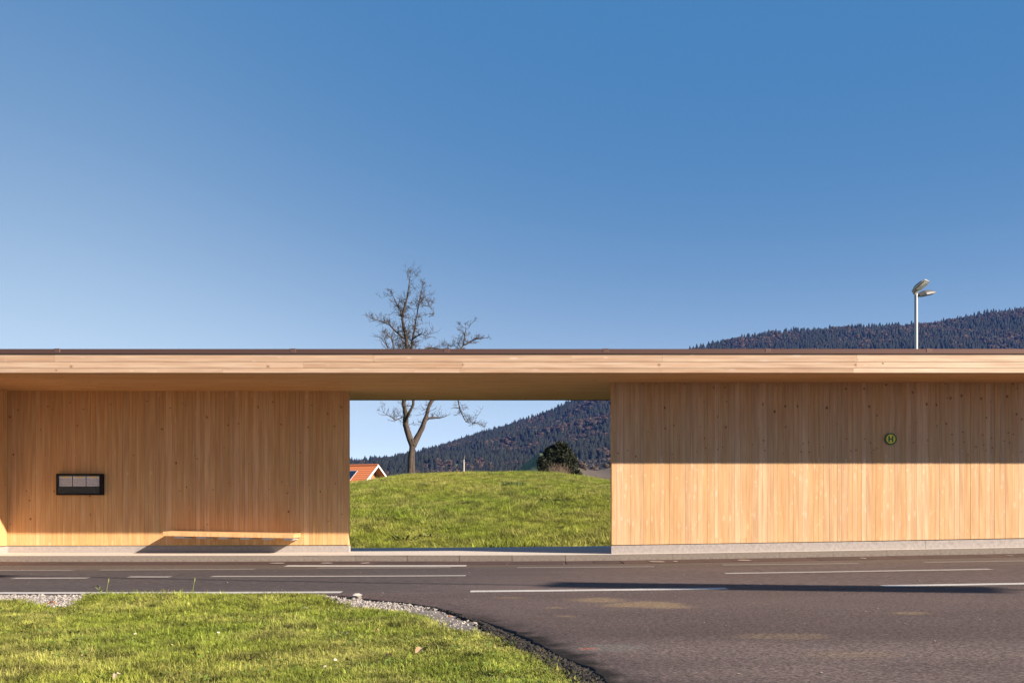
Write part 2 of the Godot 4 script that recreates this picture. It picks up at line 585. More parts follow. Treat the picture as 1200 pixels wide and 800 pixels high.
func marking(parent: Node3D, x0: float, d0: float, x1: float, d1: float, w: float, m: Material) -> void:
	var st := st_new()
	var n := maxi(2, int((x1 - x0) / 0.12))
	var pts := []
	for i in n + 1:
		var t := float(i) / n
		var x := lerpf(x0, x1, t)
		var d := lerpf(d0, d1, t)
		var a := d + w * (0.5 + 0.05 * n2.get_noise_2d(x * 900, d0 * 50))
		var b := d - w * (0.5 + 0.05 * n2.get_noise_2d(x * 900, d0 * 90 + 40))
		pts.append([Vector3(x, road_level(x) + 0.004, -a), Vector3(x, road_level(x) + 0.004, -b)])
	for i in n:
		quad(st, pts[i][0], pts[i + 1][0], pts[i + 1][1], pts[i][1], Vector2(pts[i][0].x, -pts[i][0].z), Vector2(pts[i + 1][0].x, -pts[i + 1][0].z), Vector2(pts[i + 1][1].x, -pts[i + 1][1].z), Vector2(pts[i][1].x, -pts[i][1].z))
	part("line_marking", st, m, parent)

func roads() -> void:
	asphalt = vmat(0.88)
	asphalt.albedo_texture = grain_texture(8, 1024, 0.70, 0.96, 0.14, 0.05)
	asphalt.uv1_scale = Vector3(0.11, 0.11, 0.11)
	asphalt.metallic_specular = 0.3
	var xs := []
	var x := -11.0
	while x <= 11.01:
		xs.append(x); x += 0.08
	while x < 60:
		xs.append(x); xs.push_front(-x); x += 1.5
	var ds := []
	var d := 12.6
	while d < 18.7:
		ds.append(d); d += 0.08
	var level := func(px: float, _pd: float) -> float: return road_level(px)
	var o := put("road", heightfield(xs, ds, level, asphalt_color), asphalt)
	meta(o, "", "", "", "structure")
	# broken near edge of the main road, left of the junction
	var st := st_new()
	var dark := mat(lin(0.035, 0.03, 0.03), 0.95)
	x = -40.0
	while x < -2.9:
		quad(st, Vector3(x, road_level(x), -12.6), Vector3(x + 0.5, road_level(x + 0.5), -12.6), Vector3(x + 0.5, road_level(x) - 0.09, -12.57), Vector3(x, road_level(x) - 0.09, -12.57))
		x += 0.5
	part("road_edge", st, dark, o)
	# painted lines
	var white := mat(lin(0.60, 0.57, 0.54), 0.7)
	var dull := mat(lin(0.40, 0.36, 0.34), 0.75)
	var worn := mat(lin(0.235, 0.205, 0.19), 0.8)
	var g := grain_texture(21, 256, 0.72, 1.0, 0.14, 0.08)
	white.albedo_texture = g
	worn.albedo_texture = g
	dull.albedo_texture = g
	marking(o, -4.06, 18.05, -0.81, 17.85, 0.36, white)
	for a in [[-9.64, 16.98, -7.41, 16.99], [-6.98, 17.04, -4.4, 17.19], [-3.38, 17.47, -1.06, 17.41], [0.09, 17.26, 2.41, 17.05], [3.6, 17.22, 5.87, 17.01], [6.96, 17.01, 9.25, 16.92]]:
		marking(o, a[0], a[1], a[2], a[3], 0.22, worn)
	for a in [[-7.55, 15.23, -6.43, 15.28], [-5.91, 15.49, -5.25, 15.47], [-4.64, 15.55, -0.71, 15.48], [3.24, 15.28, 7.25, 15.23]]:
		marking(o, a[0], a[1], a[2], a[3], 0.22, dull)
	for a in [[-12.5, 12.80, -2.16, 12.76], [-0.53, 12.76, 2.72, 12.75], [4.69, 12.74, 9.4, 12.72]]:
		marking(o, a[0], a[1], a[2], a[3], 0.24, white)
	# side road: a sheet whose left margin follows the broken asphalt edge
	var verts := PackedVector3Array()
	var cols := PackedColorArray()
	var uvs := PackedVector2Array()
	var idx := PackedInt32Array()
	ds = []
	d = 12.6
	while d > 5.0:
		ds.append(d); d -= 0.05
	while d > -8.0:
		ds.append(d); d -= 0.5
	var nx := 150
	for dd in ds:
		var e := edge_x(dd)
		for i in nx:
			var t := float(i) / (nx - 1)
			var px := e + (13.0 * t if t < 0.85 else 13.0 * 0.85 + (t - 0.85) * 200.0)
			var sag := 0.03 * smoothstep(0.35, 0.0, px - e) + 0.006 * n2.get_noise_2d(px * 60, dd * 60) * smoothstep(10, 7, dd)
			verts.append(Vector3(px, road_level(px) - sag * smoothstep(12.6, 12.0, dd), -dd))
			cols.append(asphalt_color(px, dd))
			uvs.append(Vector2(px, dd))
	for j in ds.size() - 1:
		for i in nx - 1:
			var a := j * nx + i
			idx.append_array([a, a + 1, a + nx + 1, a, a + nx + 1, a + nx])
	st = SurfaceTool.new()
	var arr := []
	arr.resize(Mesh.ARRAY_MAX)
	arr[Mesh.ARRAY_VERTEX] = verts; arr[Mesh.ARRAY_COLOR] = cols; arr[Mesh.ARRAY_TEX_UV] = uvs; arr[Mesh.ARRAY_INDEX] = idx
	st.create_from_arrays(arr)
	st.generate_normals()
	var coarse := asphalt.duplicate() as StandardMaterial3D
	coarse.albedo_texture = grain_texture(9, 1024, 0.56, 1.0, 0.20, 0.2)
	coarse.uv1_scale = Vector3(0.09, 0.09, 0.09)
	o = put("side_road", st.commit(), coarse)
	meta(o, "", "", "", "structure")
	st = st_new()
	for j in ds.size() - 1:
		var a := verts[j * nx]
		var b := verts[(j + 1) * nx]
		var oa := Vector3(-0.03 - 0.05 * absf(n2.get_noise_2d(ds[j] * 400, 1)), -0.10, 0.01)
		var ob := Vector3(-0.03 - 0.05 * absf(n2.get_noise_2d(ds[j + 1] * 400, 1)), -0.10, 0.01)
		quad(st, a, b, b + ob, a + oa)
	part("road_edge", st, dark, o)

# ------------------------------------------------------------------ pavement with kerb and gutter
func kerb_d(x: float) -> float:
	return lerpf(19.25, 18.80, smoothstep(-3.6, 1.9, x))

func pavement() -> void:
	var conc := mat(lin(0.60, 0.545, 0.50), 0.85)
	conc.albedo_texture = grain_texture(31, 512, 0.82, 1.0, 0.03, 0.03)
	conc.uv1_triplanar = true
	conc.uv1_scale = Vector3(0.6, 0.6, 0.6)
	var st := st_new()
	var x := -14.0
	while x < 18.0:
		var b := x + 0.5
		var ka := -kerb_d(x) + 0.004
		var kb := -kerb_d(b) + 0.004
		quad(st, Vector3(x, slab_level(x) - 0.002, -22.2), Vector3(b, slab_level(b) - 0.002, -22.2), Vector3(b, slab_level(b) - 0.002, kb), Vector3(x, slab_level(x) - 0.002, ka))
		quad(st, Vector3(x, slab_level(x) - 0.002, ka), Vector3(b, slab_level(b) - 0.002, kb), Vector3(b, slab_level(b) - 0.007, kb), Vector3(x, slab_level(x) - 0.007, ka))
		quad(st, Vector3(x, slab_level(x) - 0.007, ka), Vector3(b, slab_level(b) - 0.007, kb), Vector3(b, slab_level(b) - 0.007, kb - 0.2), Vector3(x, slab_level(x) - 0.007, ka - 0.2))
		quad(st, Vector3(b, slab_level(b) - 0.002, -22.2), Vector3(x, slab_level(x) - 0.002, -22.2), Vector3(x, slab_level(x) - 0.5, -22.2), Vector3(b, slab_level(b) - 0.5, -22.2))
		x = b
	var o := part("pavement", st, conc)
	meta(o, "", "", "", "structure")
	var kerb := mat(lin(0.235, 0.195, 0.168), 0.85)
	kerb.albedo_texture = grain_texture(33, 256, 0.78, 1.0, 0.08, 0.05)
	kerb.uv1_triplanar = true
	var porphyry := [mat(lin(0.056, 0.026, 0.022), 0.8), mat(lin(0.050, 0.024, 0.021), 0.8), mat(lin(0.063, 0.030, 0.026), 0.8)]
	for m in porphyry:
		m.albedo_texture = kerb.albedo_texture
		m.uv1_triplanar = true
	x = -13.0
	while x < 17.0:
		var xm := x + 0.5
		var slope := atan(slab_level(x + 1) - slab_level(x))
		var turn := atan(kerb_d(x) - kerb_d(x + 1))
		var bas := Basis.from_euler(Vector3(0, -turn, slope))
		# kerb stone with eased edge
		st = st_new()
		bevel_box(st, Vector3(-0.499, -0.25, -0.14), Vector3(0.499, -0.009, 0.0), 0.002)
		var k := part("kerb_stone", st, kerb, o, Vector3(xm, slab_level(xm), -kerb_d(xm)))
		k.basis = bas
		# two porphyry gutter slabs for each kerb stone
		for s in [-0.25, 0.25]:
			st = st_new()
			bevel_box(st, Vector3(-0.249, -0.15, 0.004), Vector3(0.249, 0.012 + rng.randf_range(-0.002, 0.002), 0.84), 0.004)
			var gs := part("gutter_stone", st, porphyry[rng.randi_range(0, 2)], o, Vector3(xm + s, road_level(xm + s), -kerb_d(xm + s)))
			gs.basis = bas
		x += 1.0
	# small pale patches on the gutter
	var patch_mat := mat(lin(0.27, 0.225, 0.20), 0.9)
	for a in [[-4.35, 0.26], [-3.42, 0.22], [-2.72, 0.2], [2.62, 0.28], [2.95, 0.08], [4.2, 0.24], [6.35, 0.12], [9.0, 0.08]]:
		st = st_new()
		var ring := []
		for i in 14:
			var an := TAU * i / 14
			var rr := 1.0 + 0.5 * n2.get_noise_2d(cos(an) * 80 + a[0] * 100, sin(an) * 80)
			ring.append(Vector3(cos(an) * a[1] * 0.5 * rr, 0.0, sin(an) * 0.14 * rr))
		for i in 14: tri(st, Vector3(0, 0.004, 0), ring[i], ring[(i + 1) % 14])
		part("pale_patch", st, patch_mat, o, Vector3(a[0], road_level(a[0]) + 0.018, -kerb_d(a[0]) + 0.6))

# ------------------------------------------------------------------ the shelter
const SOFFIT := 3.274
const ROOF_TOP := 3.672
const FRONT := 17.38
const REAR := 22.15
const WALL_L := 20.34
const WALL_R := 18.94

func plinth_part(s: Node3D, x0: float, x1: float, z0: float, z1: float, h: float, m: Material) -> void:
	var st := st_new()
	var t0 := slab_level(x0) + h
	var t1 := slab_level(x1) + h
	var b := -0.3
	var p := [Vector3(x0, t0, z1), Vector3(x1, t1, z1), Vector3(x1, b, z1), Vector3(x0, b, z1), Vector3(x0, t0, z0), Vector3(x1, t1, z0), Vector3(x1, b, z0), Vector3(x0, b, z0)]
	quad(st, p[0], p[1], p[2], p[3]); quad(st, p[5], p[4], p[7], p[6])
	quad(st, p[1], p[5], p[6], p[2]); quad(st, p[4], p[0], p[3], p[7]); quad(st, p[4], p[5], p[1], p[0])
	part("plinth", st, m, s)

func shelter() -> void:
	var t := [wood_texture(101, 11, 0.08, 0.9, 4, 0.0, 1.0), wood_texture(202, 6, 0.12, 0.9, 4, 0.0, 1.0)]
	var t2 := [wood_texture(303, 17, 0.48, 0.92, 30, 0.06, 0.46), wood_texture(404, 6, 0.48, 0.92, 18, 0.06, 0.46)]  # sunlit lower half painted with pale flecks, shaded upper half with dark knots
	var t3 := [wood_texture(505, 3, 0.0, 1.0, 14, 0.0, 1.0)]
	var tones := [[1.0, 1.0, 1.0], [0.955, 0.94, 0.90], [1.035, 1.04, 1.06], [0.97, 0.94, 0.86], [1.09, 1.13, 1.24], [0.92, 0.93, 0.96], [1.0, 0.98, 0.94], [0.985, 1.0, 1.03]]
	wall_wood = stained(Color(0.70, 0.425, 0.205), t, tones)
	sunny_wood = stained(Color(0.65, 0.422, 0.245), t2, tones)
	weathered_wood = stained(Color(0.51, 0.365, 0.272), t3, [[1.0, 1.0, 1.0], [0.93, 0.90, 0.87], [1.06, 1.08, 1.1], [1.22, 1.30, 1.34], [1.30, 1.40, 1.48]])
	var s := thing("bus_shelter", "long flat-roofed timber bus shelter with two plank walls along the road", "bus shelter")
	var core := mat(lin(0.16, 0.09, 0.045), 0.9)
	var conc := mat(lin(0.375, 0.338, 0.325), 0.85)
	conc.albedo_texture = grain_texture(35, 512, 0.80, 1.0, 0.05, 0.03)
	conc.uv1_triplanar = true
	conc.uv1_scale = Vector3(0.7, 0.7, 0.7)
	# --- back wall at the left, standing back from the kerb
	var st := st_new()
	box(st, Vector3(-10.44, 0.155, -0.20), Vector3(-3.33, SOFFIT, -0.024))
	var w := part("wall", st, core, s, Vector3(0, 0, -WALL_L))
	meta(w, "plank wall standing back under the roof, with the timetable case and bench")
	clad(w, -10.2, -3.326, SOFFIT, func(x): return slab_level(x) + 0.147, wall_wood)
	var e := put("plank", board(0.20, SOFFIT - 0.16, 0.02), wall_wood[4], w, Vector3(-3.312, 0.16, -0.1))
	e.rotation.y = PI / 2
	clad_back(w, -10.44, -3.33)
	plinth_part(s, -10.2, -3.30, -WALL_L - 0.22, -WALL_L + 0.004, 0.130, conc)
	# --- side wall coming forward at the far left
	st = st_new()
	box(st, Vector3(-10.44, 0.155, -20.30), Vector3(-10.224, SOFFIT, -17.9))
	w = part("wall", st, core, s)
	meta(w, "short plank side wall closing the left end of the shelter")
	var side := Node3D.new()
	side.name = "cladding"
	s.add_child(side)
	side.position = Vector3(-10.2, 0, -20.318)
	side.rotation.y = PI / 2
	clad(side, -2.42, -0.0, SOFFIT, func(_x): return slab_level(-10.2) + 0.147, wall_wood)
	side.rotation.y = PI / 2
	side.position = Vector3(-10.2, 0, -20.338)
	plinth_part(s, -10.44, -10.196, -20.336, -17.9, 0.130, conc)
	# --- front wall at the right, close to the kerb
	st = st_new()
	box(st, Vector3(1.90, 0.20, -0.20), Vector3(16.0, SOFFIT, -0.024))
	w = part("wall", st, core, s, Vector3(0, 0, -WALL_R))
	meta(w, "plank wall close to the kerb, half in sun, with the round stop sign")
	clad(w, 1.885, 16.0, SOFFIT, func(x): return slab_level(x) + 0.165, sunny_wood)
	e = put("plank", board(0.20, SOFFIT - 0.24, 0.02), wall_wood[6], w, Vector3(1.876, 0.24, -0.1))
	e.rotation.y = -PI / 2
	clad_back(w, 1.90, 16.0)
	for seg in [[1.872, 7.786], [7.792, 13.7], [13.706, 16.0]]:
		plinth_part(s, seg[0], seg[1], -WALL_R - 0.22, -WALL_R + 0.004, 0.150, conc)
	# --- roof: hidden body, boarded soffit, fascia of three boards, metal cap
	st = st_new()
	box(st, Vector3(-12.96, SOFFIT + 0.024, -REAR + 0.03), Vector3(17.96, ROOF_TOP - 0.03, -FRONT - 0.034))
	var roof := part("roof", st, core, s)
	meta(roof, "flat roof with boarded soffit and a brown metal edge cap")
	var d := FRONT + 0.03
	while d < REAR - 0.02:
		var bw := minf(0.196, REAR - d - 0.004)
		var x := -12.96
		while x < 17.9:
			var len := minf(rng.randf_range(4.0, 5.2), 17.96 - x)
			if 17.96 - x - len < 1.0: len = 17.96 - x
			var o := put("soffit_board", board(bw - 0.003, len - 0.002, 0.022, 0.0, 0.003), wall_wood[rng.randi_range(0, 7)], roof)
			o.basis = Basis(Vector3(0, 0, 1), Vector3(1, 0, 0), Vector3(0, -1, 0))
			o.position = Vector3(x, SOFFIT, -d - bw / 2)
			x += len
		d += 0.196
	var rows := [[3.263, 3.338], [3.342, 3.450], [3.454, 3.600]]
	var joints := [[-9.5, -5.0, -0.9, 5.9, 11.2], [-11.0, -3.6, -0.86, 5.95, 10.0], [-7.9, -2.4, 2.6, 5.96, 12.4]]
	for r in 3:
		var x := -12.98
		for j in joints[r] + [17.98]:
			var len: float = j - x - 0.002
			var hgt: float = rows[r][1] - rows[r][0]
			var o := put("fascia_board", board(hgt, len, 0.028, 0.0, 0.003), weathered_wood[rng.randi_range(0, 2) if x < 1.0 else (2 if x < 5.0 else rng.randi_range(3, 4))], roof)  # left-to-right paling of the light put into board tones, besides real differences
			o.basis = Basis(Vector3(0, 1, 0), Vector3(1, 0, 0), Vector3(0, 0, 1))
			o.position = Vector3(x, (rows[r][0] + rows[r][1]) / 2, -FRONT + [0.0, 0.003, 0.006][r])
			x = j
	for r in 3:
		var o := put("fascia_board", board(rows[r][1] - rows[r][0], 30.9, 0.028, 0.0, 0.003), weathered_wood[r], roof)
		o.basis = Basis(Vector3(0, -1, 0), Vector3(1, 0, 0), Vector3(0, 0, -1))
		o.basis = Basis(Vector3(0, -1, 0), Vector3(-1, 0, 0), Vector3(0, 0, -1))
		o.position = Vector3(17.95, (rows[r][0] + rows[r][1]) / 2, -REAR - 0.005)
	var cap := mat(lin(0.115, 0.062, 0.05), 0.45, 0.5)
	var tops := [-12.99, -11.9, -7.85, -3.78, -1.13, 1.62, 4.42, 7.2, 10.0, 12.8, 15.6, 17.99]
	for i in tops.size() - 1:
		st = st_new()
		box(st, Vector3(tops[i] + 0.002, 3.600, -FRONT - 0.2), Vector3(tops[i + 1] - 0.002, ROOF_TOP, -FRONT + 0.022))
		box(st, Vector3(tops[i] + 0.002, 3.592, -FRONT + 0.0225), Vector3(tops[i + 1] - 0.002, 3.612, -FRONT + 0.032))
		part("edge_cap", st, cap, roof)
		if i > 0:
			st = st_new()
			bevel_box(st, Vector3(tops[i] - 0.05, 3.606, -FRONT + 0.01), Vector3(tops[i] + 0.05, ROOF_TOP + 0.008, -FRONT + 0.028), 0.003)
			part("cap_joint", st, mat(lin(0.14, 0.082, 0.068), 0.45, 0.5), roof)
	st = st_new()
	box(st, Vector3(-12.99, 3.600, -REAR - 0.03), Vector3(17.99, ROOF_TOP, -REAR + 0.2))
	part("edge_cap", st, cap, roof)
	st = st_new()
	box(st, Vector3(-12.98, ROOF_TOP - 0.03, -REAR + 0.2), Vector3(17.98, ROOF_TOP - 0.012, -FRONT - 0.2))
	part("roof_sheet", st, mat(lin(0.12, 0.11, 0.10), 0.8), roof)
	for ex in [-12.985, 17.985]:
		st = st_new()
		box(st, Vector3(ex - 0.02, 3.263, -REAR), Vector3(ex + 0.02, 3.60, -FRONT - 0.03))
		part("fascia_end", st, weathered_wood[1], roof)

func clad_back(w: Node3D, x0: float, x1: float) -> void:
	var st := st_new()
	box(st, Vector3(x0, 0.20, -0.222), Vector3(x1, SOFFIT, -0.2005))
	part("back_boarding", st, wall_wood[2], w)

# ------------------------------------------------------------------ bench, timetable case, stop sign
func wall_fittings() -> void:
	# bench: one deep beam fixed to the wall on steel brackets
	var b := thing("bench", "long timber bench beam fixed low on the left plank wall", "bench", Vector3(-5.66, 0, -WALL_L))
	var st := st_new()
	var tilt := Transform3D(Basis(Vector3.BACK, -0.018), Vector3(0, 0.43, 0.0))
	bevel_box(st, Vector3(-1.185, -0.085, 0.012), Vector3(1.39, 0.0, 0.63), 0.004, tilt)
	var wm: StandardMaterial3D = wall_wood[0].duplicate()
	wm.albedo_color = lin(0.68, 0.40, 0.20)
	part("seat", st, wm, b)
	var steel := mat(lin(0.42, 0.45, 0.48), 0.5, 0.3)
	for i in 6:
		st = st_new()
		var x := -0.90 + i * 0.43
		box(st, Vector3(x - 0.09, 0.300 - x * 0.018, 0.012), Vector3(x + 0.09, 0.344 - x * 0.018, 0.52))
		box(st, Vector3(x - 0.09, 0.29, 0.004), Vector3(x + 0.09, 0.34 - x * 0.018, 0.0118))
		part("bracket", st, steel, b)
	# timetable case
	var c := thing("timetable_case", "black framed timetable case with three sheets on the left plank wall", "notice case", Vector3(-8.71, 1.385, -WALL_L + 0.004))
	var black := mat(lin(0.010, 0.009, 0.009), 0.6)
	black.metallic_specular = 0.25
	st = st_new()
	box(st, Vector3(-0.45, -0.19, 0.0), Vector3(0.45, 0.19, 0.03))
	part("back_panel", st, mat(lin(0.003, 0.003, 0.003), 0.95), c)
	for f in [[Vector3(-0.47, 0.19, 0), Vector3(0.47, 0.215, 0.085)], [Vector3(-0.47, -0.215, 0), Vector3(0.47, -0.19, 0.085)], [Vector3(-0.47, -0.19, 0), Vector3(-0.445, 0.19, 0.085)], [Vector3(0.40, -0.19, 0), Vector3(0.47, 0.19, 0.085)]]:
		st = st_new()
		bevel_box(st, f[0], f[1], 0.004)
		part("frame", st, black, c)
	for i in 3:
		st = st_new()
		var x := -0.425 + i * 0.275
		quad(st, Vector3(x, 0.165, 0.036), Vector3(x + 0.255, 0.165, 0.036), Vector3(x + 0.255, -0.035, 0.036), Vector3(x, -0.035, 0.036), Vector2(0, 0), Vector2(1, 0), Vector2(1, 1), Vector2(0, 1))
		var pm := mat(Color.WHITE, 0.8)
		pm.albedo_texture = sheet_texture(40 + i)
		part("timetable_sheet", st, pm, c)
	st = st_new()
	box(st, Vector3(-0.446, -0.191, 0.070), Vector3(0.401, 0.191, 0.074))
	var glass := mat(Color(0.9, 0.95, 0.95, 0.03), 0.02)
	glass.metallic_specular = 0.03
	glass.transparency = BaseMaterial3D.TRANSPARENCY_ALPHA
	part("glass_pane", st, glass, c)
	# round stop sign: yellow face, green rim and green H
	var s := thing("stop_sign", "small round yellow and green bus stop sign with letter H on the right wall", "sign", Vector3(7.12, 2.216, -WALL_R + 0.004))
	var yellow := mat(lin(0.82, 0.62, 0.02), 0.4)
	var green := mat(lin(0.01, 0.10, 0.03), 0.4)
	st = st_new()
	tube(st, [Vector3(0, 0, 0.0), Vector3(0, 0, 0.030)], [0.104, 0.104], 28)
	part("disc", st, yellow, s)
	st = st_new()
	for k in 28:
		var a := TAU * k / 28
		var b2 := TAU * (k + 1) / 28
		var p := func(r: float, an: float, z: float): return Vector3(cos(an) * r, sin(an) * r, z)
		quad(st, p.call(0.086, b2, 0.034), p.call(0.110, b2, 0.034), p.call(0.110, a, 0.034), p.call(0.086, a, 0.034))
		quad(st, p.call(0.110, b2, 0.034), p.call(0.110, b2, 0.0), p.call(0.110, a, 0.0), p.call(0.110, a, 0.034))
		quad(st, p.call(0.086, a, 0.034), p.call(0.086, a, 0.028), p.call(0.086, b2, 0.028), p.call(0.086, b2, 0.034))
	part("rim", st, green, s)
	st = st_new()
	box(st, Vector3(-0.046, -0.055, 0.031), Vector3(-0.020, 0.055, 0.035))
	box(st, Vector3(0.020, -0.055, 0.031), Vector3(0.046, 0.055, 0.035))
	box(st, Vector3(-0.0199, -0.012, 0.031), Vector3(0.0199, 0.012, 0.0348))
	part("letter", st, green, s)

# ------------------------------------------------------------------ the bare tree on the rise, 60 m off
func twigs(st: SurfaceTool, p: Vector3, dir: Vector3, len: float, r: float, depth: int) -> void:
	var pts := [p]
	var rad := [r]
	var dd := dir
	var n := 4
	for i in n:
		dd = (dd + Vector3(rng.randf_range(-0.28, 0.28), rng.randf_range(-0.16, 0.24), rng.randf_range(-0.28, 0.28))).normalized()
		pts.append(pts[-1] + dd * len / n)
		rad.append(lerpf(r, r * 0.45, float(i + 1) / n))
	tube(st, pts, rad, 4 if depth > 0 else 3, false)
	if depth <= 0: return
	var k := rng.randi_range(3, 5)
	for i in k:
		var at := rng.randi_range(1, n)
		var side := Vector3(rng.randf_range(-1, 1), rng.randf_range(-0.35, 0.75), rng.randf_range(-1, 1)).normalized()
		twigs(st, pts[at], (dd * 0.55 + side * 0.8).normalized(), len * rng.randf_range(0.45, 0.75), maxf(rad[at] * 0.6, 0.009), depth - 1)

# the same limb with a point every so many metres
func refine(pts: Array, rad: Array, step: float) -> Array:
	var p := []
	var r := []
	for i in pts.size() - 1:
		var n := maxi(1, int((pts[i + 1] - pts[i]).length() / step))
		for k in n:
			p.append(pts[i].lerp(pts[i + 1], float(k) / n))
			r.append(lerpf(rad[i], rad[i + 1], float(k) / n))
	p.append(pts[-1])
	r.append(rad[-1])
	return [p, r]

func bare_tree() -> void:
	var k := 60.0 / 1180.0
	var base := Vector3(-6.0, ground(-6.0, 60.0) - 0.15, -60.0)
	var t := thing("bare_tree", "tall leafless old tree standing alone on the grassy rise", "tree", base)
	var bark := mat(lin(0.135, 0.10, 0.078), 0.95)
	bark.albedo_texture = grain_texture(51, 256, 0.35, 1.0, 0.12, 0.09)
	bark.uv1_triplanar = true
	bark.uv1_scale = Vector3(0.7, 0.22, 0.7)
	# limbs as [x, height, depth, radius], metres from the foot of the trunk; surveyed at 1/20 m
	var P := func(a: Array) -> Vector3: return Vector3((a[0] - 482.0) * k, (555.0 - a[1]) * k, a[2])
	var st := st_new()
	var trunk := [[482, 558, 0, .46], [482, 554, 0, .31], [482.3, 548, 0, .235], [482.3, 540, 0, .20], [482, 528, 0, .18], [482.5, 520, 0, .18], [484, 512, 0, .185], [484.5, 507, 0, .15]]
	var pts := []
	var rad := []
	for a in trunk:
		pts.append(P.call(a)); rad.append(a[3])
	var fine := refine(pts, rad, 0.09)
	tube(st, fine[0], fine[1], 24, true, 0.55)
	st.index()
	st.generate_normals()
	part("trunk", st, bark, t)
	var limbs := [
		[[483, 515, 0, .22], [479, 502, 0, .20], [476.5, 490, .1, .19], [475, 478, .1, .165], [474, 465, .1, .15], [476, 445, .2, .14], [478, 425, .2, .13], [478, 408, .2, .125], [476, 390, .2, .105], [472, 367, .1, .085], [473, 355, .1, .07], [477, 342, .2, .05], [480, 318, .3, .02]],
		[[485, 515, 0, .19], [490, 502, -.1, .17], [496, 491, -.2, .155], [499, 480, -.3, .13], [502, 468, -.3, .11], [510, 450, -.4, .10], [522, 428, -.5, .09], [533, 408, -.5, .075], [542, 395, -.6, .06], [557, 387, -.7, .04], [568, 385, -.7, .015]],
		[[476, 487, .1, .12], [481, 477, .5, .105], [485, 468, .8, .095], [487, 440, 1.0, .08], [483, 415, 1.1, .07], [485, 395, 1.2, .06], [488, 380, 1.2, .05], [491, 365, 1.3, .04], [495, 348, 1.3, .03], [497, 334, 1.4, .012]],
		[[499, 482, -.3, .075], [507, 482, -.6, .06], [516, 480, -.8, .03]],
		[[472, 367, .1, .05], [468, 355, -.3, .045], [463, 346, -.6, .035], [456, 332, -.9, .012]],
		[[474, 389, .2, .055], [465, 382, .6, .05], [457, 375, .9, .04], [446, 371, 1.2, .03], [436, 368, 1.4, .012]],
		[[476, 440, .2, .06], [470, 424, .9, .055], [465, 409, 1.4, .05], [463, 395, 1.6, .04], [457, 389, 1.8, .02]],
		[[475, 450, .2, .06], [464, 428, -.6, .055], [456, 409, -1.1, .045], [450, 393, -1.4, .035], [444, 380, -1.7, .015]],
		[[479, 412, .2, .06], [488, 404, -.4, .05], [500, 397, -.9, .04], [517, 398, -1.3, .03], [531, 397, -1.6, .012]],
		[[542, 395, -.6, .04], [544, 386, -.4, .03], [546, 375, -.2, .012]],
		[[525, 422, -.5, .05], [534, 448, -.9, .045], [538, 470, -1.1, .04], [545, 484, -1.3, .025], [560, 487, -1.6, .01]],
		[[475, 480, .1, .04], [466, 486, .6, .03], [452, 477, 1.0, .012]],
		[[495, 348, 1.3, .025], [500, 356, 1.6, .02], [507, 359, 1.8, .015], [510, 365, 2, .008]],
		[[485, 395, 1.2, .04], [496, 390, 1.8, .03], [504, 393, 2.2, .012]],
		[[478, 405, .2, .05], [470, 398, -1.2, .035], [466, 380, -1.8, .02]],
	]
	var ci := 0
	for l in limbs:
		pts = []; rad = []
		for a in l:
			a[3] *= 0.88
			pts.append(P.call(a) + Vector3(rng.randf_range(-.05, .05), rng.randf_range(-.05, .05), rng.randf_range(-.1, .1)))
			rad.append(a[3])
		st = st_new()
		fine = refine(pts, rad, 0.14)
		tube(st, fine[0], fine[1], 10, false, 0.55)
		# spurs and twigs along the limb
		for i in range(1, pts.size()):
			var seg: Vector3 = pts[i] - pts[i - 1]
			var first: bool = ci < 3 and i < 5
			var cnt := int(seg.length() / (0.8 if first else 0.11)) + 1
			for q in cnt:
				if first and rng.randf() < 0.75: continue
				var f := rng.randf()
				var side := Vector3(rng.randf_range(-1, 1), rng.randf_range(-0.5, 0.6), rng.randf_range(-1, 1)).normalized()
				var tip: float = rad[i]
				twigs(st, pts[i - 1] + seg * f, (seg.normalized() * 0.4 + side).normalized(), rng.randf_range(0.25, 0.8), clampf(tip * 0.4, 0.009, 0.02), 2 if rng.randf() < 0.5 else 1)
		twigs(st, pts[-1], (pts[-1] - pts[-2]).normalized(), 0.3, 0.010, 2)
		part("limb" if ci < 3 else "branch", st, bark, t)
		ci += 1
	# rough roots and fallen litter at the foot
	st = st_new()
	for i in 7:
		var a := TAU * i / 7 + 0.3
		tube(st, [Vector3(cos(a) * .3, .3, sin(a) * .3), Vector3(cos(a) * .55, .1, sin(a) * .55), Vector3(cos(a) * .9, -.1, sin(a) * .9)], [.14, .1, .04], 6)
	part("roots", st, bark, t)

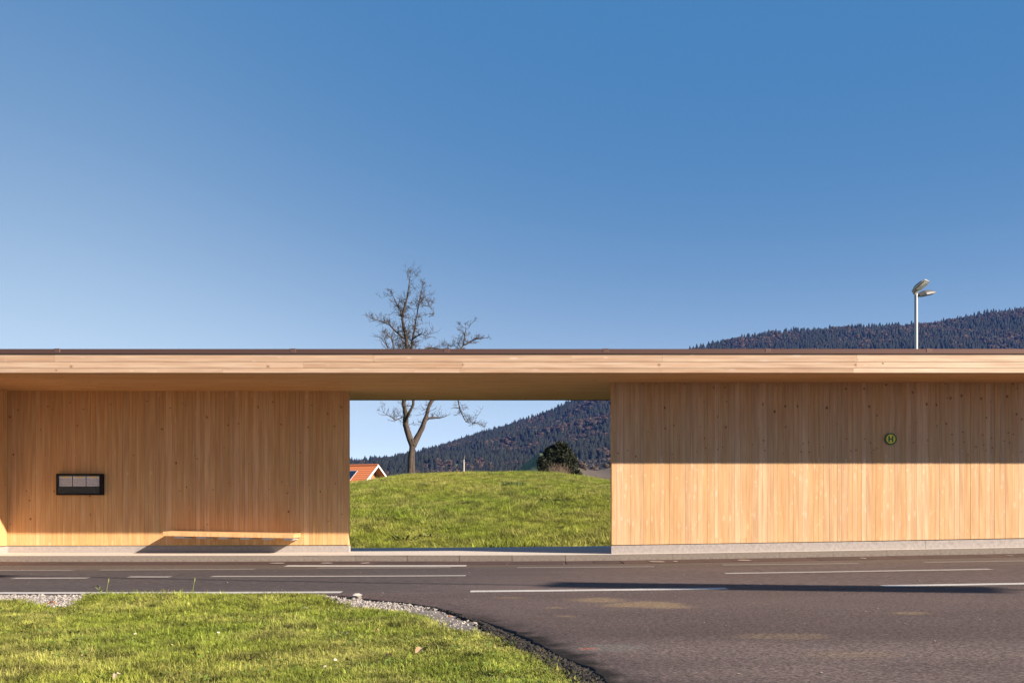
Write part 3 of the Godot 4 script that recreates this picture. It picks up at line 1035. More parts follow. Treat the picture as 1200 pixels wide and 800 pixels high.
# ------------------------------------------------------------------ house beyond the rise
func house() -> void:
	# ridge runs to the left and away; gable end turned towards the road
	var at := Vector3(-14.9, -5.0, -112.0)
	var h := thing("house", "house with orange tiled roof and white gable boards behind the rise", "house", at, -0.42)
	var rdg := 10.0     # ridge height above base
	var eav := 6.7
	var half := 4.6
	var len := 11.0
	var tile := mat(lin(0.72, 0.225, 0.08), 0.85)
	tile.albedo_texture = grain_texture(61, 256, 0.7, 1.0, 0.08, 0.08)
	tile.uv1_triplanar = true
	var tile2 := mat(lin(0.69, 0.21, 0.075), 0.85)
	tile2.albedo_texture = tile.albedo_texture
	tile2.uv1_triplanar = true
	var white := mat(lin(0.72, 0.70, 0.66), 0.6)
	var plaster := mat(lin(0.30, 0.15, 0.07), 0.9)
	var st := st_new()
	box(st, Vector3(-len, -3, -half + 0.9), Vector3(-1.0, eav + 0.35, half - 0.9))
	var g := eav + 0.35
	var zz := half - 0.9
	var gx := -1.0
	tri(st, Vector3(gx, g, zz), Vector3(gx, g + zz * 0.72, 0), Vector3(gx, g, -zz))
	tri(st, Vector3(-len, g, -zz), Vector3(-len, g + zz * 0.72, 0), Vector3(-len, g, zz))
	part("wall", st, plaster, h)
	# two roof slopes laid in tile courses
	for s in [1.0, -1.0]:
		var slope := Vector3(0, eav - rdg, half * s)
		var n := 15
		st = st_new()
		quad(st, Vector3(-len - 0.6, rdg - 0.12, 0), Vector3(0, rdg - 0.12, 0), Vector3(0, eav - 0.12, half * s), Vector3(-len - 0.6, eav - 0.12, half * s))
		var rf := part("roof", st, mat(lin(0.30, 0.16, 0.08), 0.9), h)
		var up := Vector3(0, half, rdg - eav).normalized()
		up.z *= s
		for i in n:
			var a := Vector3(0, rdg, 0) + slope * (float(i) / n)
			var b := Vector3(0, rdg, 0) + slope * (float(i + 1) / n)
			st = st_new()
			var ta := a + up * 0.01
			var tb := b + up * 0.035
			var L0 := Vector3(-len - 0.6, 0, 0)
			if s > 0:
				quad(st, L0 + ta, ta, tb, L0 + tb)
				quad(st, L0 + tb, tb, b, L0 + b)
			else:
				quad(st, ta, L0 + ta, L0 + tb, tb)
				quad(st, tb, L0 + tb, L0 + b, b)
			part("tile_course", st, tile if i % 2 == 0 else tile2, rf)
		# barge board along the gable rake
		st = st_new()
		var p0 := Vector3(0.06, rdg + 0.08, 0)
		var p1 := Vector3(0.06, eav + 0.08, half * s)
		var dn := Vector3(0, -0.22, 0)
		var ot := Vector3(-0.09, 0, 0)
		if s > 0:
			quad(st, p0, p1, p1 + dn, p0 + dn); quad(st, p0 + ot, p1 + ot, p1, p0)
		else:
			quad(st, p1, p0, p0 + dn, p1 + dn); quad(st, p1 + ot, p0 + ot, p0, p1)
		quad(st, p0 + ot, p1 + ot, p1 + dn + ot, p0 + dn + ot)
		part("barge_board", st, white, h)
	st = st_new()
	tube(st, [Vector3(-len - 0.6, rdg + 0.05, 0), Vector3(0.0, rdg + 0.05, 0)], [0.13, 0.13], 8)
	part("ridge_cap", st, tile2, h)
	# braces of the open gable
	for s in [1.0, -1.0]:
		st = st_new()
		tube(st, [Vector3(-0.1, eav + 0.2, s * 1.5), Vector3(-0.1, rdg - 1.2, s * 1.5)], [0.09, 0.09], 4)
		part("gable_post", st, white, h)
	# solar collectors on the near slope
	var q := Vector3(0, eav - rdg, half)
	var fr := mat(lin(0.5, 0.5, 0.5), 0.4, 0.5)
	var pan := mat(lin(0.012, 0.016, 0.035), 0.15)
	for i in 4:
		var x1 := -2.0 - i * 1.55
		var lift := Vector3(0, half, rdg - eav).normalized() * 0.16
		var a := Vector3(x1 - 1.5, rdg, 0) + q * 0.22 + lift
		var b := Vector3(x1, rdg, 0) + q * 0.22 + lift
		st = st_new()
		quad(st, a, b, b + q * 0.6, a + q * 0.6)
		var sp := part("solar_panel", st, pan, h)
		st = st_new()
		for e in [[a, b], [b, b + q * 0.6], [b + q * 0.6, a + q * 0.6], [a + q * 0.6, a]]:
			tube(st, [e[0], e[1]], [0.05, 0.05], 4)
		part("panel_frame", st, fr, sp)

# ------------------------------------------------------------------ evergreen, shrub and post behind the rise
func leaf_cloud(lobes: Array, count: int, size: float, flat := 0.4) -> ArrayMesh:
	var st := st_new()
	for i in count:
		var l: Array = lobes[rng.randi_range(0, lobes.size() - 1)]
		var u := Vector3(rng.randfn(), rng.randfn(), rng.randfn()).normalized()
		var rr := pow(rng.randf(), 0.28) * (0.86 + 0.3 * n2.get_noise_3d(u.x * 120 + l[0].x * 70, u.y * 120, u.z * 120))
		var p: Vector3 = l[0] + u * l[1] * rr
		var a := (u + Vector3(rng.randf_range(-1, 1), rng.randf_range(-1, 1) + flat, rng.randf_range(-1, 1)) * 0.8).normalized()
		var t := a.cross(Vector3(rng.randfn(), rng.randfn(), rng.randfn())).normalized()
		var s := size * rng.randf_range(0.6, 1.4)
		var v := rng.randf_range(0.6, 1.4)
		st.set_color(Color(v, v, v).lerp(Color(2.4, 1.8, 1.2), 0.6 * rng.randf() if rng.randf() < 0.4 else 0.0))
		tri(st, p - t * s * 0.5, p + a * s * 1.5, p + t * s * 0.5)
	return st.commit()

func far_things() -> void:
	var t := thing("evergreen_tree", "dark bushy evergreen behind the crest of the rise", "tree", Vector3(3.35, ground(3.35, 74) - 0.1, -74.0))
	var g0: float = 3.2 - t.position.y     # height of the visible skyline above its foot
	var lobes := []
	for a in [[-0.55, 0.7, 1.05], [0.15, 0.9, 1.1], [0.75, 0.75, 0.95], [-0.9, 0.35, 0.85], [0.1, 1.35, 0.75], [0.95, 0.15, 0.8], [0.45, 1.15, 0.65], [-0.35, 1.25, 0.6], [1.3, -0.25, 0.55], [0.2, -0.4, 1.3], [0.1, -1.3, 1.3], [-0.75, 1.35, 0.34], [-0.35, 1.6, 0.30], [0.12, 1.75, 0.36], [0.5, 1.68, 0.33], [0.85, 1.3, 0.33], [1.25, 0.55, 0.35], [-1.25, 0.75, 0.3]]:
		lobes.append([Vector3(a[0], g0 + a[1], rng.randf_range(-0.5, 0.5)), Vector3(a[2], a[2] * (1.05 if a[2] > 0.4 else 1.7), a[2]) * 0.8])
	var dark := mat(lin(0.020, 0.026, 0.011), 0.8)
	dark.vertex_color_use_as_albedo = true
	put("crown", leaf_cloud(lobes, 14000, 0.10), dark, t)
	var st := st_new()
	tube(st, [Vector3(0.1, -0.2, 0), Vector3(0.1, g0, 0), Vector3(0.15, g0 + 1.2, 0)], [0.16, 0.12, 0.05], 8)
	part("trunk", st, mat(lin(0.10, 0.07, 0.05), 0.95), t)
	# leafless shrub in front of it
	var s := thing("bare_shrub", "brown leafless shrub at the foot of the dark evergreen", "shrub", Vector3(3.1, ground(3.1, 68) - 0.05, -68.0))
	st = st_new()
	for i in 90:
		var a := rng.randf() * TAU
		var lean := rng.randf_range(0.1, 0.75)
		twigs(st, Vector3(cos(a) * 0.3, 0, sin(a) * 0.2), Vector3(cos(a) * lean, 1, sin(a) * lean).normalized(), rng.randf_range(0.5, 1.0), 0.011, 1)
	part("stems", st, mat(lin(0.19, 0.135, 0.10), 0.95), s)
	# post
	var p := thing("signal_post", "pale post with a dark crossbar head beyond the crest", "post", Vector3(-3.30, ground(-3.3, 69) - 0.2, -69.0))
	var hh: float = EYE + 53.0 / 1180.0 * 69.0 - p.position.y
	st = st_new()
	tube(st, [Vector3(0, 0, 0), Vector3(0, hh - 0.25, 0)], [0.055, 0.04], 8)
	part("pole", st, mat(lin(0.40, 0.38, 0.36), 0.7), p)
	st = st_new()
	box(st, Vector3(-0.24, hh - 0.40, -0.03), Vector3(0.08, hh - 0.34, 0.03))
	part("crossbar", st, mat(lin(0.05, 0.05, 0.05), 0.7), p)
	st = st_new()
	tube(st, [Vector3(0, hh - 0.25, 0), Vector3(0, hh - 0.14, 0), Vector3(0.03, hh + 0.02, 0)], [0.06, 0.10, 0.05], 10)
	part("head", st, mat(lin(0.04, 0.04, 0.045), 0.6), p)

# ------------------------------------------------------------------ street light behind the shelter
func lamp_head(parent: Node3D, at: Vector3, along: Vector3, size: Vector3, m: Material, glassm: Material) -> void:
	# a tapered luminaire: wide shell above, flat lens below
	var x := along.normalized()
	var up := (Vector3.UP - x * Vector3.UP.dot(x)).normalized()
	var z := x.cross(up)
	var b := Transform3D(Basis(x, up, z), at)
	var st := st_new()
	var prev := []
	var n := 6
	for i in n + 1:
		var f := float(i) / n
		var wz: float = size.z * (0.45 + 0.55 * smoothstep(0.0, 0.35, f)) * (1.0 - 0.25 * smoothstep(0.8, 1.0, f)) * 0.5
		var hy: float = size.y * (0.35 + 0.65 * sin(PI * clampf(f * 0.8 + 0.12, 0, 1)))
		var ring := []
		for k in 9:
			var a := PI * k / 8
			ring.append(b * Vector3(f * size.x, sin(a) * hy, cos(a) * wz))
		if prev:
			for k in 8: quad(st, prev[k], ring[k], ring[k + 1], prev[k + 1])
			quad(st, prev[8], ring[8], ring[0], prev[0])
		if i == 0 or i == n:
			for k in range(1, 8):
				if i == 0: tri(st, ring[0], ring[k], ring[k + 1])
				else: tri(st, ring[0], ring[k + 1], ring[k])
		prev = ring
	var o := part("lamp_head", st, m, parent)
	st = st_new()
	box(st, Vector3(size.x * 0.28, -0.022, -size.z * 0.33), Vector3(size.x * 0.9, -0.003, size.z * 0.33), b)
	part("lens", st, glassm, o)

func street_light() -> void:
	var d := 30.0
	var x := 474.0 / 1180.0 * d
	var l := thing("street_light", "grey street light with two lamp heads rising behind the shelter roof", "street light", Vector3(x, ground(x, d) - 0.05, -d))
	var top: float = EYE + 243.0 / 1180.0 * d - l.position.y
	var steel := mat(lin(0.34, 0.35, 0.37), 0.55, 0.35)
	var st := st_new()
	tube(st, [Vector3(0, 0, 0), Vector3(0, 1.2, 0), Vector3(0, 1.25, 0), Vector3(0, top, 0)], [0.08, 0.08, 0.062, 0.050], 14)
	part("pole", st, steel, l)
	st = st_new()
	tube(st, [Vector3(-0.05, top - 0.02, 0), Vector3(0.04, top + 0.10, 0.02)], [0.06, 0.05], 10)
	tube(st, [Vector3(0, top - 0.08, 0), Vector3(0.12, top - 0.04, -0.02)], [0.05, 0.045], 10)
	part("bracket", st, mat(lin(0.22, 0.22, 0.23), 0.5, 0.3), l)
	var grey := mat(lin(0.11, 0.113, 0.12), 0.5, 0.1)
	var pale := mat(lin(0.30, 0.31, 0.32), 0.5, 0.2)
	var glassm := mat(lin(0.25, 0.27, 0.28), 0.1)
	lamp_head(l, Vector3(-0.09, top + 0.02, 0.04), Vector3(0.30, 0.30, 0.30), Vector3(0.50, 0.12, 0.46), pale, glassm)
	lamp_head(l, Vector3(0.07, top - 0.09, 0.0), Vector3(0.55, 0.13, -0.12), Vector3(0.52, 0.15, 0.36), grey, glassm)

# ------------------------------------------------------------------ unknown caster of the long road shadow: made-up panels on an overhead cable, out of view
func shadow_casters() -> void:
	var y := 8.9
	var wood := mat(lin(0.12, 0.085, 0.06), 0.9)
	var ends := [Vector3(-16.0, y, -12.4), Vector3(29.5, y, -0.44)]
	for i in 2:
		var e: Vector3 = ends[i]
		var p := thing("utility_pole", "brown wooden pole carrying the overhead cable, " + ["left of the road" if i == 0 else "beside the side road"][0], "pole", Vector3(e.x, ground(e.x, -e.z) - 0.2, e.z), 0.0, "cable poles")
		var st := st_new()
		tube(st, [Vector3.ZERO, Vector3(0, y + 0.4 - p.position.y, 0)], [0.15, 0.11], 10)
		part("pole", st, wood, p)
		st = st_new()
		tube(st, [Vector3(0, y - p.position.y - 0.12, 0), Vector3(0, y - p.position.y + 0.02, 0)], [0.16, 0.16], 8)
		part("clamp", st, mat(lin(0.2, 0.2, 0.2), 0.5, 0.5), p)
	var c := thing("overhead_cable", "black cable stretched between the two wooden poles above the road", "cable")
	var st := st_new()
	var pts := []
	var rad := []
	for a in [[-16.0, 12.4], [-6.0, 9.95], [3.0, 7.7], [9.28, 6.15], [16.21, 4.36], [21.85, 2.73], [29.5, 0.44]]:
		pts.append(Vector3(a[0], y, -a[1])); rad.append(0.04)
	tube(st, pts, rad, 8)
	part("strand", st, mat(lin(0.02, 0.02, 0.02), 0.6), c)
	var p := thing("shadow_panel", "added unseen panel under the overhead cable that throws the long road shadow", "panel", Vector3(18.65, y - 0.07, -3.74), -0.317)
	var p2 := thing("shadow_panel", "added unseen narrow panel under the cable that throws the left shadow streak", "panel", Vector3(4.8, y - 0.07, -7.19), -0.245, "added shadow panels")
	st = st_new()
	bevel_box(st, Vector3(-3.1, -0.05, -0.24), Vector3(3.1, 0.0, 0.24), 0.01)
	part("sheet", st, mat(lin(0.3, 0.3, 0.3), 0.7), p2)
	st = st_new()
	bevel_box(st, Vector3(-2.72, -0.05, -0.43), Vector3(2.72, 0.0, 0.43), 0.01)
	part("sheet", st, mat(lin(0.3, 0.3, 0.3), 0.7), p)

# ------------------------------------------------------------------ forest on the hills
func soft_tri(st: SurfaceTool, a: Vector3, b: Vector3, c: Vector3) -> void:
	var mid := (a + b + c) / 3.0
	var outward := (c - a).cross(b - a).dot(Vector3(mid.x, 0.02, mid.z)) > 0.0
	for p in ([a, b, c] if outward else [a, c, b]):
		st.set_normal(Vector3(p.x * 6.0, 0.45, p.z * 6.0).normalized())
		st.add_vertex(p)

func conifer_mesh() -> ArrayMesh:
	var st := st_new()
	for tier in 5:
		var y0 := 0.06 + tier * 0.17
		var y1 := y0 + 0.34 if tier < 4 else 1.0
		var r := 0.26 * (1.0 - tier * 0.18)
		for k in 7:
			var a := TAU * k / 7 + tier * 0.5
			var b := a + TAU / 7
			var m := (a + b) / 2
			var ra := r * rng.randf_range(0.8, 1.1)
			var dn := rng.randf_range(-0.03, 0.02)
			soft_tri(st, Vector3(cos(m) * 0.01, y1, sin(m) * 0.01), Vector3(cos(m) * ra, y0 + dn, sin(m) * ra), Vector3(cos(a) * r * 0.72, y0 + 0.04, sin(a) * r * 0.72))
			soft_tri(st, Vector3(cos(m) * 0.01, y1, sin(m) * 0.01), Vector3(cos(b) * r * 0.72, y0 + 0.04, sin(b) * r * 0.72), Vector3(cos(m) * ra, y0 + dn, sin(m) * ra))
	return st.commit()

func broadleaf_mesh() -> ArrayMesh:
	var st := st_new()
	for i in 130:
		var u := Vector3(rng.randfn(), rng.randfn(), rng.randfn()).normalized()
		var p := Vector3(u.x * 0.30, 0.60 + u.y * 0.36, u.z * 0.30) * rng.randf_range(0.75, 1.0)
		var t := u.cross(Vector3(rng.randfn(), rng.randfn(), rng.randfn())).normalized()
		var v := u.cross(t)
		var s := rng.randf_range(0.07, 0.13)
		var qs := [p - t * s, p + v * s + u * 0.05, p + t * s - v * s * 0.4]
		if (qs[2] - qs[0]).cross(qs[1] - qs[0]).dot(u) < 0.0: qs.reverse()
		for q in qs:
			st.set_normal((u + Vector3.UP * 0.2).normalized())
			st.add_vertex(q)
	return st.commit()

func forest() -> void:
	var con_x := []; var con_c := []; var dec_x := []; var dec_c := []
	var d := 915.0
	while d < 2680.0:
		var x := -0.26 * d
		while x < 0.60 * d:
			var px := x + rng.randf_range(-4, 4)
			var pd := d + rng.randf_range(-4, 4)
			x += 8.5 + d * 0.0012
			if pow((px + 80.0) / 17.0, 2) + pow((pd - 1550.0) / 60.0, 2) < 1.0: continue
			var a := n2.get_noise_2d(px * 0.7, pd * 0.35)
			var b := n1.get_noise_2d(px * 4.0 + 900, pd * 3.0)
			var low := smoothstep(1500.0, 950.0, pd)
			var leafy: bool = a + 0.7 * b + 0.30 * low + rng.randf_range(-0.2, 0.2) > 0.14
			var h := rng.randf_range(12, 20) if not leafy else rng.randf_range(10, 15)
			var s := Basis(Vector3.UP, rng.randf() * TAU).scaled(Vector3(h * rng.randf_range(1.15, 1.7), h, h * rng.randf_range(1.15, 1.7)))
			var tf := Transform3D(s, Vector3(px, hill(px, pd) - 0.5, -pd))
			var v := rng.randf_range(0.8, 1.2)
			if leafy:
				dec_x.append(tf)
				var w := rng.randf()
				var c := Color(0.056, 0.036, 0.031).lerp(Color(0.064, 0.040, 0.025), w)
				if rng.randf() < 0.25: c = Color(0.045, 0.039, 0.033)
				if rng.randf() < 0.03: c = Color(0.085, 0.043, 0.019)
				dec_c.append(Color(c.r * v, c.g * v, c.b * v))
			else:
				con_x.append(tf)
				con_c.append(Color(0.004 * v, 0.009 * v, 0.006 * v).lerp(Color(0.008, 0.011, 0.007), rng.randf() * 0.5))
		d += 8.5 + d * 0.0012
	# scrub and hedges on the tan shoulder below the woods
	for i in 900:
		var pd := rng.randf_range(400.0, 640.0)
		var px := rng.randf_range(24.0, 190.0)
		if n2.get_noise_2d(px * 6.0, pd * 3.0) < 0.05: continue
		var h := rng.randf_range(1.2, 4.2)
		dec_x.append(Transform3D(Basis(Vector3.UP, rng.randf() * TAU).scaled(Vector3(h * 1.7, h, h * 1.7)), Vector3(px, ground(px, pd) - 0.3, -pd)))
		var v := rng.randf_range(0.6, 1.3)
		dec_c.append(Color(0.085 * v, 0.062 * v, 0.046 * v))
	scatter("conifer_forest", conifer_mesh(), vmat(0.95), con_x, con_c, "dark conifer forest covering the hills across the valley", "forest")
	scatter("autumn_forest", broadleaf_mesh(), vmat(0.95), dec_x, dec_c, "rust brown broadleaf trees mixed through the hill forest", "forest")
	print("forest ", con_x.size(), " ", dec_x.size())

# ------------------------------------------------------------------ gravel verge
var LAWN := PackedVector2Array([Vector2(-30, 11.3), Vector2(-8.2, 11.4), Vector2(-6.43, 11.5), Vector2(-5.99, 11.85), Vector2(-5.84, 11.9), Vector2(-5.4, 11.39), Vector2(-5.02, 11.28), Vector2(-5.08, 11.87), Vector2(-5.17, 12.5), Vector2(-4.0, 12.62), Vector2(-2.5, 12.55), Vector2(-2.2, 12.0), Vector2(-2.05, 11.6), Vector2(-1.58, 11.05), Vector2(-1.09, 10.69), Vector2(-0.81, 10.04), Vector2(-0.67, 9.34), Vector2(-0.34, 9.13), Vector2(-0.14, 8.7), Vector2(0.05, 8.16), Vector2(0.20, 7.55), Vector2(0.39, 6.78), Vector2(0.50, 6.3), Vector2(0.8, 4.0), Vector2(1.0, -6.0), Vector2(-30, -6.0)])

func stone_mesh(sd: int) -> ArrayMesh:
	var r := RandomNumberGenerator.new()
	r.seed = sd
	var st := st_new()
	var ico := []
	for la in 4:
		var ring := []
		var th := PI * (la + 0.5) / 4.0
		for k in 6:
			var a := TAU * (k + 0.5 * (la % 2)) / 6
			ring.append(Vector3(sin(th) * cos(a), cos(th) * 0.7, sin(th) * sin(a)) * r.randf_range(0.75, 1.15))
		ico.append(ring)
	for la in 3:
		for k in 6:
			var j := (k + 1) % 6
			quad(st, ico[la][j], ico[la][k], ico[la + 1][k], ico[la + 1][j])
	for k in range(1, 5):
		tri(st, ico[0][0], ico[0][k + 1], ico[0][k])
		tri(st, ico[3][0], ico[3][k], ico[3][k + 1])
	return st.commit()

func verge() -> void:
	var xf := [[], [], []]
	var cl := [[], [], []]
	var crumb_x := []; var crumb_c := []
	var n := 0
	while n < 34000:
		n += 1
		var x := rng.randf_range(-9.5, 1.0)
		var d := rng.randf_range(5.5, 12.62)
		if rng.randf() < 0.45: d = rng.randf_range(11.0, 12.62)
		var e := edge_x(d)
		if x > e + 0.02 or d > 12.6: continue
		if Geometry2D.is_point_in_polygon(Vector2(x, d), LAWN) and rng.randf() > 0.012: continue
		var s := 0.005 + 0.016 * pow(rng.randf(), 2.5)
		if rng.randf() < 0.02: s *= 1.9
		var near: bool = x > e - 0.16
		var blacks: bool = d < 9.2 and rng.randf() < smoothstep(9.2, 8.2, d) or (near and rng.randf() < 0.35)
		var p := Vector3(x, ground(x, d) + s * 0.25, -d)
		var tf := Transform3D(Basis.from_euler(Vector3(rng.randf() * 6, rng.randf() * 6, rng.randf() * 6)).scaled(Vector3(1, 0.8, 1) * s), p)
		var v := rng.randf_range(0.65, 1.25)
		if blacks:
			crumb_x.append(tf)
			crumb_c.append(Color(0.017 * v, 0.014 * v, 0.012 * v) if rng.randf() < 0.93 else Color(0.20, 0.08, 0.03))
		else:
			var k := n % 3
			xf[k].append(tf)
			cl[k].append(Color(0.30 * v, 0.272 * v, 0.255 * v))
	# crumbled asphalt below the broken edge
	for i in 9000:
		var d := rng.randf_range(5.5, 11.4)
		var x := edge_x(d) + (rng.randf_range(-0.22, 0.03) if d < 9.5 else rng.randf_range(-0.1, 0.02)) * smoothstep(11.5, 8.6, d)
		var s := 0.004 + 0.02 * pow(rng.randf(), 2.5)
		var v := rng.randf_range(0.6, 1.5)
		crumb_x.append(Transform3D(Basis.from_euler(Vector3(rng.randf() * 6, rng.randf() * 6, rng.randf() * 6)).scaled(Vector3.ONE * s), Vector3(x, ground(x, d) + s * 0.4, -d)))
		crumb_c.append(Color(0.017 * v, 0.014 * v, 0.012 * v))
	for k in 3:
		scatter("gravel", stone_mesh(70 + k), vmat(0.9), xf[k], cl[k], "pale crushed stone gravel along the broken road edge" if k == 0 else ["", "pale crushed gravel bits lying in the road verge", "light grey gravel chips between lawn and asphalt"][k], "gravel")
	scatter("asphalt_crumbs", stone_mesh(77), vmat(0.9), crumb_x, crumb_c, "black crumbled asphalt along the edge of the side road", "rubble")
	var gx := []; var gc := []
	for i in 110:
		var d := rng.randf_range(6.4, 17.5)
		var x := rng.randf_range(-0.5 * d, 0.55 * d)
		if d < 12.6 and x < edge_x(d) + 0.05: continue
		var s := 0.004 + 0.007 * pow(rng.randf(), 3.0)
		var v := rng.randf_range(0.5, 1.2)
		gx.append(Transform3D(Basis(Vector3.UP, rng.randf() * TAU).scaled(Vector3(s * 1.4, s, s * 1.4)), Vector3(x, road_level(x) + s * 0.4, -d)))
		gc.append(Color(0.32 * v, 0.265 * v, 0.22 * v))
	scatter("road_grit", stone_mesh(79), vmat(0.9), gx, gc, "loose pale grit scattered over the asphalt", "grit")
	var r := put("stone", stone_mesh(91), mat(lin(0.34, 0.31, 0.285), 0.9), self, Vector3(-1.88, ground(-1.88, 12.2) + 0.04, -12.2))
	r.scale = Vector3(0.07, 0.06, 0.06)
	meta(r, "largest pale stone at the tip of the gravel verge", "stone")

# ------------------------------------------------------------------ grass
func tuft_mesh(blades: int, spread: float, hmin: float, hmax: float, width: float, lean: float) -> ArrayMesh:
	var verts := PackedVector3Array()
	var norms := PackedVector3Array()
	var cols := PackedColorArray()
	for i in blades:
		var a := rng.randf() * TAU
		var r := spread * sqrt(rng.randf())
		var p := Vector3(cos(a) * r, -0.005, sin(a) * r)
		var h := rng.randf_range(hmin, hmax)
		var b := rng.randf() * TAU
		var ln := Vector3(cos(b), 0, sin(b)) * lean * h * rng.randf_range(0.3, 1.3)
		var w := Vector3(-sin(b), 0, cos(b)).rotated(Vector3.UP, rng.randf_range(-0.7, 0.7)) * width * rng.randf_range(0.7, 1.2)
		var m := p + Vector3(0, h * 0.6, 0) + ln * 0.35
		var t := p + Vector3(0, h * rng.randf_range(0.75, 1.0), 0) + ln
		var n := (m - p).cross(w).normalized()
		var tone := rng.randf_range(0.75, 1.25)
		var dry := rng.randf() < 0.10
		var c := Color(tone * 1.5, tone * 1.15, tone * 1.6) if dry else Color(tone, tone, tone)
		for v in [p - w, p + w, m + w * 0.8, p - w, m + w * 0.8, m - w * 0.8, m - w * 0.8, m + w * 0.8, t]:
			verts.append(v); norms.append(n); cols.append(c)
	var arr := []
	arr.resize(Mesh.ARRAY_MAX)
	arr[Mesh.ARRAY_VERTEX] = verts; arr[Mesh.ARRAY_NORMAL] = norms; arr[Mesh.ARRAY_COLOR] = cols
	var me := ArrayMesh.new()
	me.add_surface_from_arrays(Mesh.PRIMITIVE_TRIANGLES, arr)
	return me

func grass_mat() -> StandardMaterial3D:
	var m := vmat(0.65)
	m.metallic_specular = 0.3
	m.backlight_enabled = true
	m.backlight = Color(0.25, 0.3, 0.08)
	return m

func grass_color(x: float, d: float, dryness: float) -> Color:
	var a := n1.get_noise_2d(x * 60, d * 60)
	var b := n2.get_noise_2d(x * 14 + 300, d * 14)
	var c := Color(0.195, 0.215, 0.032).lerp(Color(0.145, 0.190, 0.023), clampf(0.5 + 1.0 * b, 0, 1))
	c = c.lerp(Color(0.31, 0.265, 0.10), clampf(dryness + 0.55 * a + 0.25 * rng.randf_range(-1, 1), 0, 0.85))
	var v := rng.randf_range(0.6, 1.4) * (1.0 + 0.8 * n2.get_noise_2d(x * 170, d * 170) + 0.7 * n1.get_noise_2d(x * 420, d * 420))
	return Color(c.r * v, c.g * v, c.b * v)

